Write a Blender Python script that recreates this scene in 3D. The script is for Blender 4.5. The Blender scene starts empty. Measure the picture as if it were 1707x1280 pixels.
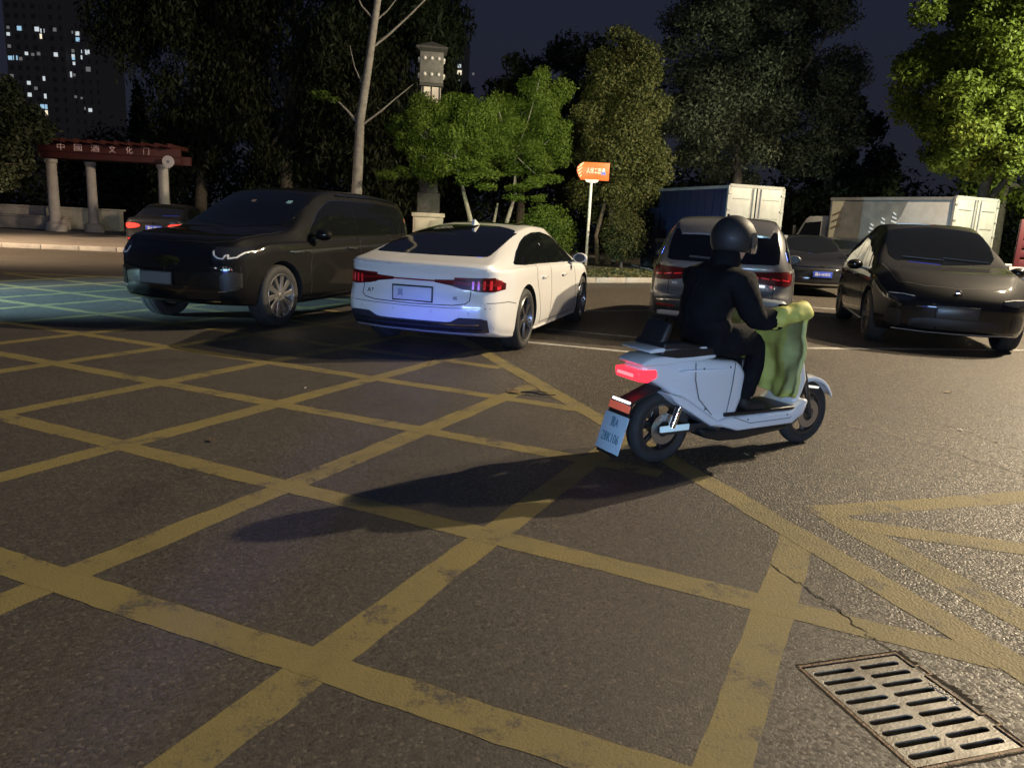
import bpy, bmesh, math, random
import numpy as np
from mathutils import Vector, Matrix
from mathutils.bvhtree import BVHTree
R = math.radians
scene = bpy.context.scene
COL = scene.collection

# ------------------------------------------------------------------ camera
cam_d = bpy.data.cameras.new('camera'); cam = bpy.data.objects.new('camera', cam_d); COL.objects.link(cam)
cam_d.sensor_width = 36.0; cam_d.lens = 26.615; cam_d.clip_start = 0.05; cam_d.clip_end = 2000
_p, _r = R(12.11), R(2.816)
_F = Vector((0, math.cos(_p), -math.sin(_p))); _R = Vector((1, 0, 0)); _U = _R.cross(_F)
_R2 = _R*math.cos(_r) + _U*math.sin(_r); _U2 = -_R*math.sin(_r) + _U*math.cos(_r)
m3 = Matrix((_R2, _U2, -_F)).transposed()
cam.matrix_world = Matrix.Translation((0, 0, 1.45)) @ m3.to_4x4()
scene.camera = cam

# ------------------------------------------------------------------ night sky
W = bpy.data.worlds.new('World'); scene.world = W; W.use_nodes = True
wn, wl = W.node_tree.nodes, W.node_tree.links
bg = wn['Background']; bg.inputs['Strength'].default_value = 1.0
tc = wn.new('ShaderNodeTexCoord'); sx = wn.new('ShaderNodeSeparateXYZ'); wl.new(tc.outputs['Generated'], sx.inputs[0])
rp = wn.new('ShaderNodeValToRGB'); wl.new(sx.outputs['Z'], rp.inputs['Fac'])
rp.color_ramp.elements[0].position = 0.0; rp.color_ramp.elements[0].color = (0.0138, 0.0148, 0.0215, 1)
rp.color_ramp.elements[1].position = 0.55; rp.color_ramp.elements[1].color = (0.0110, 0.0150, 0.0340, 1)
wl.new(rp.outputs['Color'], bg.inputs['Color'])

# ------------------------------------------------------------------ assumed street lamps and other unseen lights
def point(name, loc, power, col, radius=0.18):
    d = bpy.data.lights.new(name, 'POINT'); d.energy = power; d.color = col; d.shadow_soft_size = radius
    o = bpy.data.objects.new(name, d); o.location = loc; COL.objects.link(o); return o
def aimed(name, kind, loc, target, power, col, sx=1, sy=1, angle=60, blend=.5):
    d = bpy.data.lights.new(name, kind); d.energy = power; d.color = col
    if kind == 'AREA': d.shape = 'RECTANGLE'; d.size = sx; d.size_y = sy
    else: d.spot_size = R(angle); d.spot_blend = blend; d.shadow_soft_size = sx
    o = bpy.data.objects.new(name, d); o.location = loc
    o.rotation_euler = (Vector(target)-Vector(loc)).to_track_quat('-Z', 'Y').to_euler(); COL.objects.link(o); return o
WARM = (1.0, .81, .55)
aimed('street_lamp_or_fill', 'SPOT', (14.8, 13.6, 9.8), (9, 11, 0), 19500, WARM, .10, angle=166, blend=.25)  # unseen street lamp assumed from the direction and length of the shadows
aimed('street_lamp_or_fill', 'SPOT', (12.6, 11.0, 9.8), (7, 8.5, 0), 5000, WARM, .22, angle=164, blend=.25)  # second unseen lamp assumed from the shorter shadow lobe
aimed('street_lamp_or_fill', 'SPOT', (-19.0, 17.0, 6.0), (-15.5, 20.5, 0), 12000, (1.0, .72, .46), .25, angle=92, blend=.7)  # unseen street lamp assumed from the bright pavement at the left
aimed('street_lamp_or_fill', 'SPOT', (17.8, 19.6, 7.0), (13.4, 27.5, 5.2), 8500, (.93, 1.0, .66), .25, angle=118, blend=.5)  # unseen lamp assumed by the right tree, aimed to brighten it and the trucks
aimed('tree_fill_light', 'SPOT', (-.2, 17.0, 3.6), (-.4, 25, 3.7), 2300, (.95, 1.0, .55), .25, angle=64, blend=.8)  # added spot that brightens the small green trees, aimed clear of the road
aimed('tree_fill_light', 'SPOT', (5.2, 21.5, 3.6), (9.0, 31, 6.2), 1000, (1.0, .95, .75), .25, angle=70, blend=.8)  # added spot that lifts the leaves of the large dim tree
aimed('street_lamp_or_fill', 'SPOT', (-12.5, -.5, 5.5), (-15.6, 2.2, 3.2), 1500, (1.0, .95, .6), .2, angle=80, blend=.6)  # lamp added to light the tree mirrored in the SUV grille
point('street_lamp_or_fill', (-3.0, -11.0, 7.5), 60, (1.0, .92, .80), .25)  # weak fill light added behind the camera
aimed('assumed_bluish_fill', 'AREA', (-1.0, -9.0, 1.7), (-.8, 9, 1.0), 760, (.47, .70, 1.0), 7.0, 1.2)  # unseen bluish source assumed behind the camera to light the white car's rear
aimed('added_blue_light', 'AREA', (-1.5, -5.0, .50), (.5, 8, .4), 120, (.06, .10, 1.0), 6.0, .5)  # unseen low light, assumed from the blue on the car bumpers; none is built
aimed('added_blue_light', 'SPOT', (-1.2, -1.6, .36), (-.95, 8, .08), 3000, (.05, .09, 1.0), .10, angle=9.5, blend=1)  # narrow spot added to tint the white car's lower bumper blue
aimed('assumed_cyan_light', 'SPOT', (-13.0, 6.5, 1.7), (-8.0, 10.7, 0), 21000, (.45, .80, 1.0), .12, angle=44, blend=.9)  # unseen source assumed beyond the left edge, lighting the road cyan
aimed('pale_reflection_light', 'AREA', (4.5, -8.0, 2.0), (4.5, 9, .8), 90, (.75, .85, 1.0), 1.2, .4)  # unseen area light added for reflections in the cars; no shop is built
aimed('red_reflection_light', 'AREA', (7.5, -7.0, 2.0), (6.5, 10, .6), 30, (1.0, .08, .12), .5, .3)  # unseen red light added to give the cars a small reflection
aimed('green_reflection_light', 'AREA', (3.0, -7.5, 1.8), (-3, 9, .6), 30, (.10, 1.0, .75), .5, .25)  # unseen green light added to give the cars a small reflection
for x_, z_, c_, p_ in ((-6, 1.5, (.3, .9, 1), 22), (-4.2, 3.1, (1, 1, 1), 16), (-8.5, 2.6, (.9, .95, 1), 20), (1.2, 3.4, (1, .9, .7), 16), (6.2, 3.0, (.6, .7, 1), 16), (-2.8, 1.1, (.25, .8, 1), 12), (9.5, 2.4, (1, .95, .85), 20)):
    aimed('reflection_light', 'AREA', (x_, -8.5, z_), (x_*.6, 10, .8), p_, c_, .28, .22)  # small unseen lights added to give the car paint reflections

vs = scene.view_settings
vs.view_transform = 'Standard'; vs.look = 'None'; vs.exposure = 0.14; vs.gamma = 1; vs.use_curve_mapping = False
scene.cycles.use_denoising = True
scene.cycles.max_bounces = 6; scene.cycles.diffuse_bounces = 2; scene.cycles.glossy_bounces = 4
scene.cycles.sample_clamp_indirect = 3.0

# ------------------------------------------------------------------ materials
MATS = {}
def mat(name, col, rough=.5, metal=0, coat=0, emit=None, es=0, spec=.5, alpha=1, trans=0):
    if name in MATS: return MATS[name]
    m = bpy.data.materials.new(name); m.use_nodes = True
    b = m.node_tree.nodes['Principled BSDF']
    b.inputs['Base Color'].default_value = (*col, 1); b.inputs['Roughness'].default_value = rough
    b.inputs['Metallic'].default_value = metal; b.inputs['Coat Weight'].default_value = coat
    b.inputs['Coat Roughness'].default_value = .04
    b.inputs['Specular IOR Level'].default_value = spec
    if emit: b.inputs['Emission Color'].default_value = (*emit, 1); b.inputs['Emission Strength'].default_value = es
    b.inputs['Transmission Weight'].default_value = trans
    MATS[name] = m; return m
def nd(m, t, **kw):
    n = m.node_tree.nodes.new(t)
    for k, v in kw.items():
        if hasattr(n, k): setattr(n, k, v)
        else: n.inputs[k].default_value = v
    return n
def lk(m, a, b): m.node_tree.links.new(a, b)
def grime(m, c2, scale=4, amt=.5, detail=5, bump=0, bscale=60, rough2=None):
    """mix a second colour in through noise, and a fine relief"""
    b = m.node_tree.nodes['Principled BSDF']; c1 = tuple(b.inputs['Base Color'].default_value)
    t = nd(m, 'ShaderNodeTexCoord'); n = nd(m, 'ShaderNodeTexNoise', Scale=scale, Detail=detail, Roughness=.65); lk(m, t.outputs['Object'], n.inputs['Vector'])
    r = nd(m, 'ShaderNodeValToRGB'); r.color_ramp.elements[0].position = .42; r.color_ramp.elements[1].position = .68
    r.color_ramp.elements[0].color = c1; r.color_ramp.elements[1].color = (*[c1[i]*(1-amt)+c2[i]*amt for i in range(3)], 1)
    lk(m, n.outputs['Fac'], r.inputs['Fac']); lk(m, r.outputs['Color'], b.inputs['Base Color'])
    if bump:
        n2 = nd(m, 'ShaderNodeTexNoise', Scale=bscale, Detail=4); lk(m, t.outputs['Object'], n2.inputs['Vector'])
        bp = nd(m, 'ShaderNodeBump', Strength=bump, Distance=.01); lk(m, n2.outputs['Fac'], bp.inputs['Height']); lk(m, bp.outputs['Normal'], b.inputs['Normal'])
    return m

WEAR = {}
def asphalt_nodes(m):
    """returns colour, roughness, normal sockets of worn asphalt with exposed stones"""
    t = nd(m, 'ShaderNodeTexCoord'); P = t.outputs['Object']
    big = nd(m, 'ShaderNodeTexNoise', Scale=.55, Detail=5, Roughness=.6); lk(m, P, big.inputs['Vector'])
    fine = nd(m, 'ShaderNodeTexNoise', Scale=190, Detail=3, Roughness=.7); lk(m, P, fine.inputs['Vector'])
    v = nd(m, 'ShaderNodeTexVoronoi', Scale=92); lk(m, P, v.inputs['Vector'])
    sp = nd(m, 'ShaderNodeSeparateXYZ'); lk(m, P, sp.inputs[0])
    # coarse patch of road on the right of the box
    a = nd(m, 'ShaderNodeMath', operation='MULTIPLY'); lk(m, sp.outputs['X'], a.inputs[0]); a.inputs[1].default_value = .943
    b_ = nd(m, 'ShaderNodeMath', operation='MULTIPLY_ADD'); lk(m, sp.outputs['Y'], b_.inputs[0]); b_.inputs[1].default_value = .33; lk(m, a.outputs[0], b_.inputs[2])
    c = nd(m, 'ShaderNodeMath', operation='MULTIPLY_ADD'); lk(m, big.outputs['Fac'], c.inputs[0]); c.inputs[1].default_value = .9; lk(m, b_.outputs[0], c.inputs[2])
    mask = nd(m, 'ShaderNodeMapRange', interpolation_type='SMOOTHSTEP'); lk(m, c.outputs[0], mask.inputs['Value'])
    mask.inputs['From Min'].default_value = 2.35; mask.inputs['From Max'].default_value = 3.3; mask.inputs['To Max'].default_value = 1
    base = nd(m, 'ShaderNodeValToRGB'); lk(m, big.outputs['Fac'], base.inputs['Fac'])
    base.color_ramp.elements[0].position = .3; base.color_ramp.elements[0].color = (.048, .0415, .034, 1)
    base.color_ramp.elements[1].position = .75; base.color_ramp.elements[1].color = (.070, .061, .050, 1)
    # stones
    hs = nd(m, 'ShaderNodeSeparateColor'); lk(m, v.outputs['Color'], hs.inputs[0])
    st = nd(m, 'ShaderNodeValToRGB'); lk(m, hs.outputs[0], st.inputs['Fac']); st.color_ramp.interpolation = 'LINEAR'
    st.color_ramp.elements[0].position = .0; st.color_ramp.elements[0].color = (.55, .55, .55, 1)
    st.color_ramp.elements[1].position = .80; st.color_ramp.elements[1].color = (1.05, 1.03, 1.0, 1)
    e = st.color_ramp.elements.new(.95); e.color = (1.9, 1.8, 1.65, 1)
    e = st.color_ramp.elements.new(1.0); e.color = (2.9, 2.7, 2.4, 1)
    mul = nd(m, 'ShaderNodeMix', data_type='RGBA', blend_type='MULTIPLY'); mul.inputs[0].default_value = .45
    lk(m, base.outputs['Color'], mul.inputs[6]); lk(m, st.outputs['Color'], mul.inputs[7])
    mul2 = nd(m, 'ShaderNodeMix', data_type='RGBA', blend_type='MULTIPLY'); lk(m, mask.outputs[0], mul2.inputs[0])
    lk(m, mul.outputs[2], mul2.inputs[6]); lk(m, st.outputs['Color'], mul2.inputs[7])
    sn = nd(m, 'ShaderNodeTexNoise', Scale=.9, Detail=8, Roughness=.72, Distortion=.6); lk(m, P, sn.inputs['Vector'])
    sr = nd(m, 'ShaderNodeMapRange', interpolation_type='SMOOTHSTEP'); lk(m, sn.outputs['Fac'], sr.inputs['Value']); sr.inputs['From Min'].default_value = .52; sr.inputs['From Max'].default_value = .74; sr.inputs['To Min'].default_value = 1; sr.inputs['To Max'].default_value = .55
    pt = nd(m, 'ShaderNodeTexVoronoi', Scale=38); lk(m, P, pt.inputs['Vector']); pr = nd(m, 'ShaderNodeMapRange', interpolation_type='SMOOTHSTEP'); lk(m, pt.outputs['Distance'], pr.inputs['Value'])
    pr.inputs['From Min'].default_value = .06; pr.inputs['From Max'].default_value = .16; pr.inputs['To Min'].default_value = .35; pr.inputs['To Max'].default_value = 1
    sm = nd(m, 'ShaderNodeMath', operation='MULTIPLY'); lk(m, sr.outputs[0], sm.inputs[0]); lk(m, pr.outputs[0], sm.inputs[1])
    mul3 = nd(m, 'ShaderNodeMix', data_type='RGBA', blend_type='MULTIPLY'); mul3.inputs[0].default_value = 1; lk(m, mul2.outputs[2], mul3.inputs[6]); lk(m, sm.outputs[0], mul3.inputs[7])
    # roughness: polished stones glint
    rr = nd(m, 'ShaderNodeMapRange'); lk(m, hs.outputs[1], rr.inputs['Value']); rr.inputs['To Min'].default_value = .42; rr.inputs['To Max'].default_value = .85
    # relief
    h1 = nd(m, 'ShaderNodeMath', operation='MULTIPLY'); lk(m, v.outputs['Distance'], h1.inputs[0]); h1.inputs[1].default_value = -1.0
    amp = nd(m, 'ShaderNodeMath', operation='MULTIPLY_ADD'); lk(m, mask.outputs[0], amp.inputs[0]); amp.inputs[1].default_value = .75; amp.inputs[2].default_value = .16
    h2 = nd(m, 'ShaderNodeMath', operation='MULTIPLY'); lk(m, h1.outputs[0], h2.inputs[0]); lk(m, amp.outputs[0], h2.inputs[1])
    h3 = nd(m, 'ShaderNodeMath', operation='MULTIPLY_ADD'); lk(m, fine.outputs['Fac'], h3.inputs[0]); h3.inputs[1].default_value = .32; lk(m, h2.outputs[0], h3.inputs[2])
    bp = nd(m, 'ShaderNodeBump', Strength=.8, Distance=.006); lk(m, h3.outputs[0], bp.inputs['Height'])
    m['wear'] = 1; WEAR[m.name] = sr.outputs[0]
    return mul3.outputs[2], rr.outputs[0], bp.outputs['Normal'], P

def make_asphalt():
    m = mat('asphalt', (.05, .05, .05)); b = m.node_tree.nodes['Principled BSDF']
    c, r, n, P = asphalt_nodes(m)
    lk(m, c, b.inputs['Base Color']); lk(m, r, b.inputs['Roughness']); lk(m, n, b.inputs['Normal']); return m
def make_paint(name, col, col2, wear=.5):
    """road paint worn through to the asphalt"""
    m = mat(name, col); b = m.node_tree.nodes['Principled BSDF']
    c, r, n, P = asphalt_nodes(m)
    n1 = nd(m, 'ShaderNodeTexNoise', Scale=3.2, Detail=10, Roughness=.78); lk(m, P, n1.inputs['Vector'])
    n2 = nd(m, 'ShaderNodeTexNoise', Scale=1.4, Detail=7, Roughness=.7); lk(m, P, n2.inputs['Vector'])
    pc = nd(m, 'ShaderNodeMix', data_type='RGBA'); lk(m, n2.outputs['Fac'], pc.inputs[0]); pc.inputs[6].default_value = (*col, 1); pc.inputs[7].default_value = (*col2, 1)
    pt = nd(m, 'ShaderNodeTexNoise', Scale=70, Detail=3, Roughness=.6); lk(m, P, pt.inputs['Vector']); ad = nd(m, 'ShaderNodeMath', operation='MULTIPLY_ADD'); lk(m, pt.outputs['Fac'], ad.inputs[0]); ad.inputs[1].default_value = .22; ad.inputs[2].default_value = -.11
    n1b = nd(m, 'ShaderNodeMath', operation='ADD'); lk(m, n1.outputs['Fac'], n1b.inputs[0]); lk(m, ad.outputs[0], n1b.inputs[1])
    mk = nd(m, 'ShaderNodeMapRange', interpolation_type='SMOOTHSTEP'); lk(m, n1b.outputs[0], mk.inputs['Value'])
    #.outputs['Fac'], mk.inputs['Value'])
    mk.inputs['From Min'].default_value = wear-.03; mk.inputs['From Max'].default_value = wear+.10
    mx = nd(m, 'ShaderNodeMix', data_type='RGBA'); lk(m, mk.outputs[0], mx.inputs[0]); lk(m, pc.outputs[2], mx.inputs[6]); lk(m, c, mx.inputs[7])
    wm = nd(m, 'ShaderNodeMix', data_type='RGBA', blend_type='MULTIPLY'); wm.inputs[0].default_value = .8; lk(m, mx.outputs[2], wm.inputs[6]); lk(m, WEAR[m.name], wm.inputs[7])
    lk(m, wm.outputs[2], b.inputs['Base Color']); lk(m, n, b.inputs['Normal']); b.inputs['Roughness'].default_value = .72
    return m
ASPHALT = make_asphalt()
YELLOW = make_paint('yellow_road_paint', (.218, .170, .050), (.120, .100, .043), .55)
WHITEP = make_paint('white_road_paint', (.40, .39, .36), (.30, .29, .27), .57)

def leaf_mat(name, c1, c2, trans=.25, rough=.62):
    m = mat(name, c1, rough, spec=.22); b = m.node_tree.nodes['Principled BSDF']
    g = nd(m, 'ShaderNodeNewGeometry'); mx = nd(m, 'ShaderNodeMix', data_type='RGBA')
    lk(m, g.outputs['Random Per Island'], mx.inputs[0]); mx.inputs[6].default_value = (*c1, 1); mx.inputs[7].default_value = (*c2, 1)
    lk(m, mx.outputs[2], b.inputs['Base Color'])
    tr = nd(m, 'ShaderNodeBsdfTranslucent'); lk(m, mx.outputs[2], tr.inputs['Color'])
    ms = nd(m, 'ShaderNodeMixShader'); ms.inputs[0].default_value = trans
    lk(m, b.outputs[0], ms.inputs[1]); lk(m, tr.outputs[0], ms.inputs[2])
    lk(m, ms.outputs[0], m.node_tree.nodes['Material Output'].inputs['Surface'])
    return m
BARK = grime(mat('bark', (.085, .07, .055), .9), (.03, .025, .02), 9, .8, bump=.7, bscale=30)
PALEBARK = grime(mat('pale_bark', (.20, .185, .165), .85), (.09, .08, .07), 7, .7, bump=.5, bscale=25)

# ------------------------------------------------------------------ object helpers
def tag(o, label=None, cat=None, group=None, kind=None):
    if label: o['label'] = label
    if cat: o['category'] = cat
    if group: o['group'] = group
    if kind: o['kind'] = kind
    return o
def empty(name, loc=(0, 0, 0), rz=0):
    o = bpy.data.objects.new(name, None); o.location = loc; o.rotation_euler = (0, 0, rz); o.empty_display_size = .1; COL.objects.link(o); return o
def link(name, me, parent=None):
    o = bpy.data.objects.new(name, me); COL.objects.link(o)
    if parent is not None: o.parent = parent
    return o
def copy_tree(o, parent=None):
    c = o.copy(); COL.objects.link(c)
    if parent is not None: c.parent = parent
    for ch in list(o.children): copy_tree(ch, c)
    return c
class MB:
    def __init__(s): s.v = []; s.f = []
    def add(s, vs, fs):
        k = len(s.v); s.v += [tuple(p) for p in vs]; s.f += [tuple(i+k for i in f) for f in fs]; return s
    def box(s, c, d, rz=0, M=None):
        x, y, z = d[0]/2, d[1]/2, d[2]/2
        vs = [Vector(p) for p in ((-x,-y,-z),(x,-y,-z),(x,y,-z),(-x,y,-z),(-x,-y,z),(x,-y,z),(x,y,z),(-x,y,z))]
        if M is None: M = Matrix.Rotation(rz, 3, 'Z')
        vs = [M @ p + Vector(c) for p in vs]
        return s.add(vs, [(0,3,2,1),(4,5,6,7),(0,1,5,4),(1,2,6,5),(2,3,7,6),(3,0,4,7)])
    def bar(s, a, b, w, h=None, up=(0, 0, 1)):
        a, b = Vector(a), Vector(b); d = (b-a); L = d.length; d.normalize()
        u = Vector(up)
        if abs(d.dot(u)) > .95: u = Vector((1, 0, 0))
        y = u.cross(d).normalized(); z = d.cross(y)
        return s.box((a+b)/2, (L, w, h or w), M=Matrix((d, y, z)).transposed())
    def tube(s, pts, rad, n=8, cap=True):
        pts = [Vector(p) for p in pts]; rad = rad if hasattr(rad, '__len__') else [rad]*len(pts)
        vs = []; fs = []; prev = None
        for i, p in enumerate(pts):
            t = (pts[min(i+1, len(pts)-1)]-pts[max(i-1, 0)]).normalized()
            if prev is None: u = t.orthogonal().normalized()
            else: u = (prev-t*prev.dot(t)).normalized()
            prev = u; w = t.cross(u)
            for k in range(n):
                a = 2*math.pi*k/n; vs.append(p+(u*math.cos(a)+w*math.sin(a))*rad[i])
        for i in range(len(pts)-1):
            for k in range(n): fs.append((i*n+k, i*n+(k+1) % n, (i+1)*n+(k+1) % n, (i+1)*n+k))
        if cap: fs.append(tuple(range(n-1, -1, -1))); fs.append(tuple((len(pts)-1)*n+k for k in range(n)))
        return s.add(vs, fs)
    def lathe(s, prof, n=24, axis='Z', c=(0, 0, 0), close=False, caps=True):
        """prof: (radius, height) pairs"""
        vs = []; fs = []
        for (r, h) in prof:
            for k in range(n):
                a = 2*math.pi*k/n; x, y = r*math.cos(a), r*math.sin(a)
                p = (x, y, h) if axis == 'Z' else ((x, h, y) if axis == 'Y' else (h, x, y))
                vs.append(Vector(p)+Vector(c))
        m_ = len(prof)
        for i in range(m_ if close else m_-1):
            j = (i+1) % m_
            for k in range(n): fs.append((i*n+k, i*n+(k+1) % n, j*n+(k+1) % n, j*n+k))
        if not close and caps:
            if prof[0][0] > 1e-6: fs.append(tuple(range(n-1, -1, -1)))
            if prof[-1][0] > 1e-6: fs.append(tuple((m_-1)*n+k for k in range(n)))
        return s.add(vs, fs)
    def prism(s, poly, a, b, axis='Z'):
        """2-D polygon swept between a and b along the axis (X: poly is y,z / Y: x,z / Z: x,y)"""
        def P(p, h): return (p[0], p[1], h) if axis == 'Z' else ((p[0], h, p[1]) if axis == 'Y' else (h, p[0], p[1]))
        n = len(poly); vs = [P(p, a) for p in poly]+[P(p, b) for p in poly]
        fs = [tuple(range(n-1, -1, -1)), tuple(range(n, 2*n))]+[(i, (i+1) % n, n+(i+1) % n, n+i) for i in range(n)]
        return s.add(vs, fs)
    def ball(s, c, r, n=12, m_=8):
        r = r if hasattr(r, '__len__') else (r, r, r)
        vs = []; fs = []
        for i in range(m_+1):
            t = math.pi*i/m_
            for k in range(n):
                a = 2*math.pi*k/n; vs.append((c[0]+r[0]*math.sin(t)*math.cos(a), c[1]+r[1]*math.sin(t)*math.sin(a), c[2]-r[2]*math.cos(t)))
        for i in range(m_):
            for k in range(n): fs.append((i*n+k, i*n+(k+1) % n, (i+1)*n+(k+1) % n, (i+1)*n+k))
        return s.add(vs, fs)
    def build(s, name, m, parent=None, smooth=False, bevel=0, seg=2, angle=40, mesh_only=False):
        me = bpy.data.meshes.new(name); me.from_pydata(s.v, [], s.f)
        bm = bmesh.new(); bm.from_mesh(me); bmesh.ops.remove_doubles(bm, verts=bm.verts, dist=1e-5)
        bmesh.ops.dissolve_degenerate(bm, edges=bm.edges, dist=1e-6)
        bmesh.ops.recalc_face_normals(bm, faces=bm.faces)
        if bevel:
            es = [e for e in bm.edges if len(e.link_faces) == 2 and e.calc_face_angle(0) > R(35)]
            bmesh.ops.bevel(bm, geom=es, offset=bevel, segments=seg, profile=.5, affect='EDGES', clamp_overlap=True)
        bm.to_mesh(me); bm.free()
        if m is not None: me.materials.append(m)
        if smooth or bevel:
            for p in me.polygons: p.use_smooth = True
            me.set_sharp_from_angle(angle=R(angle))
        if mesh_only: return me
        return link(name, me, parent)
def bake(o):
    """apply modifiers"""
    dg = bpy.context.evaluated_depsgraph_get(); dg.update(); me = bpy.data.meshes.new_from_object(o.evaluated_get(dg)); old = o.data
    o.modifiers.clear(); o.data = me; return o
def text_mesh(s, size, extr=.002, align='CENTER'):
    c = bpy.data.curves.new('text', 'FONT'); c.body = s; c.size = size; c.extrude = extr; c.align_x = align; c.align_y = 'CENTER'; c.resolution_u = 2
    o = bpy.data.objects.new('text', c); COL.objects.link(o)
    dg = bpy.context.evaluated_depsgraph_get(); dg.update(); me = bpy.data.meshes.new_from_object(o.evaluated_get(dg))
    bpy.data.objects.remove(o); return me
def put_text(name, s, size, m, parent, M, extr=.002, sx=1.0):
    me = text_mesh(s, size, extr); me.transform(M @ Matrix.Diagonal((sx, 1, 1, 1))); me.materials.clear(); me.materials.append(m)
    return link(name, me, parent)
def pchip(pts, x):
    X = np.array([p[0] for p in pts], float); Y = np.array([p[1] for p in pts], float); x = np.clip(np.asarray(x, float), X[0], X[-1])
    h = np.diff(X); d = np.diff(Y)/h; n = len(X); mm = np.zeros(n)
    for i in range(1, n-1):
        if d[i-1]*d[i] > 0:
            w1 = 2*h[i]+h[i-1]; w2 = h[i]+2*h[i-1]; mm[i] = (w1+w2)/(w1/d[i-1]+w2/d[i])
    mm[0] = d[0]; mm[-1] = d[-1]
    i = np.clip(np.searchsorted(X, x)-1, 0, n-2); t = (x-X[i])/h[i]
    return (1+2*t)*(1-t)**2*Y[i]+t*(1-t)**2*h[i]*mm[i]+t*t*(3-2*t)*Y[i+1]+t*t*(t-1)*h[i]*mm[i+1]
def sstep(x): x = np.clip(x, 0, 1); return x*x*(3-2*x)
# ================================================================== the ground
GR = [(1.035, 2.355), (1.425, 2.475), (1.585, 1.985), (1.195, 1.865)]      # corners of the drain opening
def ground_sheet(name, outer, hole, z, m):
    v = [(*p, z) for p in outer]+[(*p, z) for p in hole]; n = 4
    f = [(i, (i+1) % n, n+(i+1) % n, n+i) for i in range(n)]
    me = bpy.data.meshes.new(name); me.from_pydata(v, [], f); me.materials.append(m)
    bm = bmesh.new(); bm.from_mesh(me); bmesh.ops.recalc_face_normals(bm, faces=bm.faces); 
    if bm.faces[0].normal.z < 0: bmesh.ops.reverse_faces(bm, faces=bm.faces)
    bm.to_mesh(me); bm.free()
    return link(name, me)
road = ground_sheet('road', [(-700, 700), (700, 700), (700, -60), (-700, -60)], GR, 0, ASPHALT); tag(road, 'worn dark asphalt of the car park with yellow box lines', kind='structure')

rng = random.Random(4)
def line(name, m, a, b, w, z, wob=.006, n=None):
    """painted strip with slightly ragged edges"""
    a, b = Vector(a), Vector(b); d = b-a; L = d.length; d.normalize(); nn = Vector((-d.y, d.x)); n = n or max(2, int(L/.07)); V = []; F = []
    e0 = e1 = 0
    for i in range(n+1):
        p = a+d*L*i/n; e0 = .7*e0+rng.gauss(0, wob*.5); e1 = .7*e1+rng.gauss(0, wob*.5)
        V += [(*(p+nn*(w/2+e0)), z), (*(p-nn*(w/2+e1)), z)]
    for i in range(n): F.append((2*i, 2*i+1, 2*i+3, 2*i+2))
    me = bpy.data.meshes.new(name); me.from_pydata(V, [], F); me.materials.append(m)
    return link(name, me, road)
LA = [((.30, 1.14), (1.44, 3.50)), ((-1.25, .85), (.93, 5.42)), ((-2.45, 1.20), (.27, 6.90)), ((-3.62, 1.85), (-.32, 8.62)),
      ((-4.75, 2.35), (-.92, 10.2)), ((-5.75, 3.40), (-1.5, 12.0)), ((-6.8, 4.2), (-2.2, 13.6)), ((-8.0, 4.6), (-2.9, 15.0)), ((-9.2, 4.85), (-4.3, 15.2)), ((-10.4, 5.0), (-5.6, 15.1)), ((-11.6, 5.1), (-6.9, 14.95)), ((-12.8, 5.2), (-8.2, 14.8))]
LB = [((-3.4, 3.42), (2.3, 1.00)), ((-6.2, 6.22), (1.78, 2.46)), ((-9.4, 9.05), (.93, 4.38)), ((-12.3, 11.62), (.60, 5.88)), ((-12.6, 13.05), (-.12, 7.50)), ((-12.0, 14.2), (-.62, 9.05)), ((-9.8, 14.55), (-1.1, 10.6)), ((-7.0, 14.75), (-1.7, 12.3)), ((-4.6, 15.1), (-2.2, 14.0))]
for i, (a, b) in enumerate(LA): line('yellow_line', YELLOW, a, b, .155, .0008)
for i, (a, b) in enumerate(LB): line('yellow_line', YELLOW, a, b, .150, .0014)
line('yellow_line', YELLOW, (2.34, .96), (1.45, 3.545), .165, .0020); line('yellow_line', YELLOW, (1.46, 3.51), (.63, 5.79), .165, .0021); line('yellow_line', YELLOW, (.64, 5.76), (-2.9, 15.2), .165, .0022)
line('yellow_line', YELLOW, (-13.0, 14.55), (-2.6, 15.25), .16, .0023)
# the second box on the right
line('yellow_line', YELLOW, (1.66, 3.86), (5.2, 4.93), .17, .0008); line('yellow_line', YELLOW, (1.70, 3.92), (2.78, .65), .17, .0014)
line('yellow_line', YELLOW, (1.80, 3.70), (6.2, 2.45), .16, .0020); line('yellow_line', YELLOW, (2.05, 2.35), (4.6, 4.75), .15, .0021)
# white bay lines
line('white_line', WHITEP, (.16, 9.27), (2.3, 8.62), .11, .001); line('white_line', WHITEP, (.45, 10.55), (2.0, 10.02), .10, .001)
line('white_line', WHITEP, (3.6, 9.86), (9.4, 11.3), .11, .001); line('white_line', WHITEP, (.9, 12.85), (3.2, 14.1), .10, .001)
line('white_line', WHITEP, (4.7, 14.5), (9, 13.35), .10, .001); line('white_line', WHITEP, (6.4, 20.0), (12, 19.3), .10, .001); line('white_line', WHITEP, (5.6, 15.9), (7.6, 15.5), .10, .001)

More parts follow.
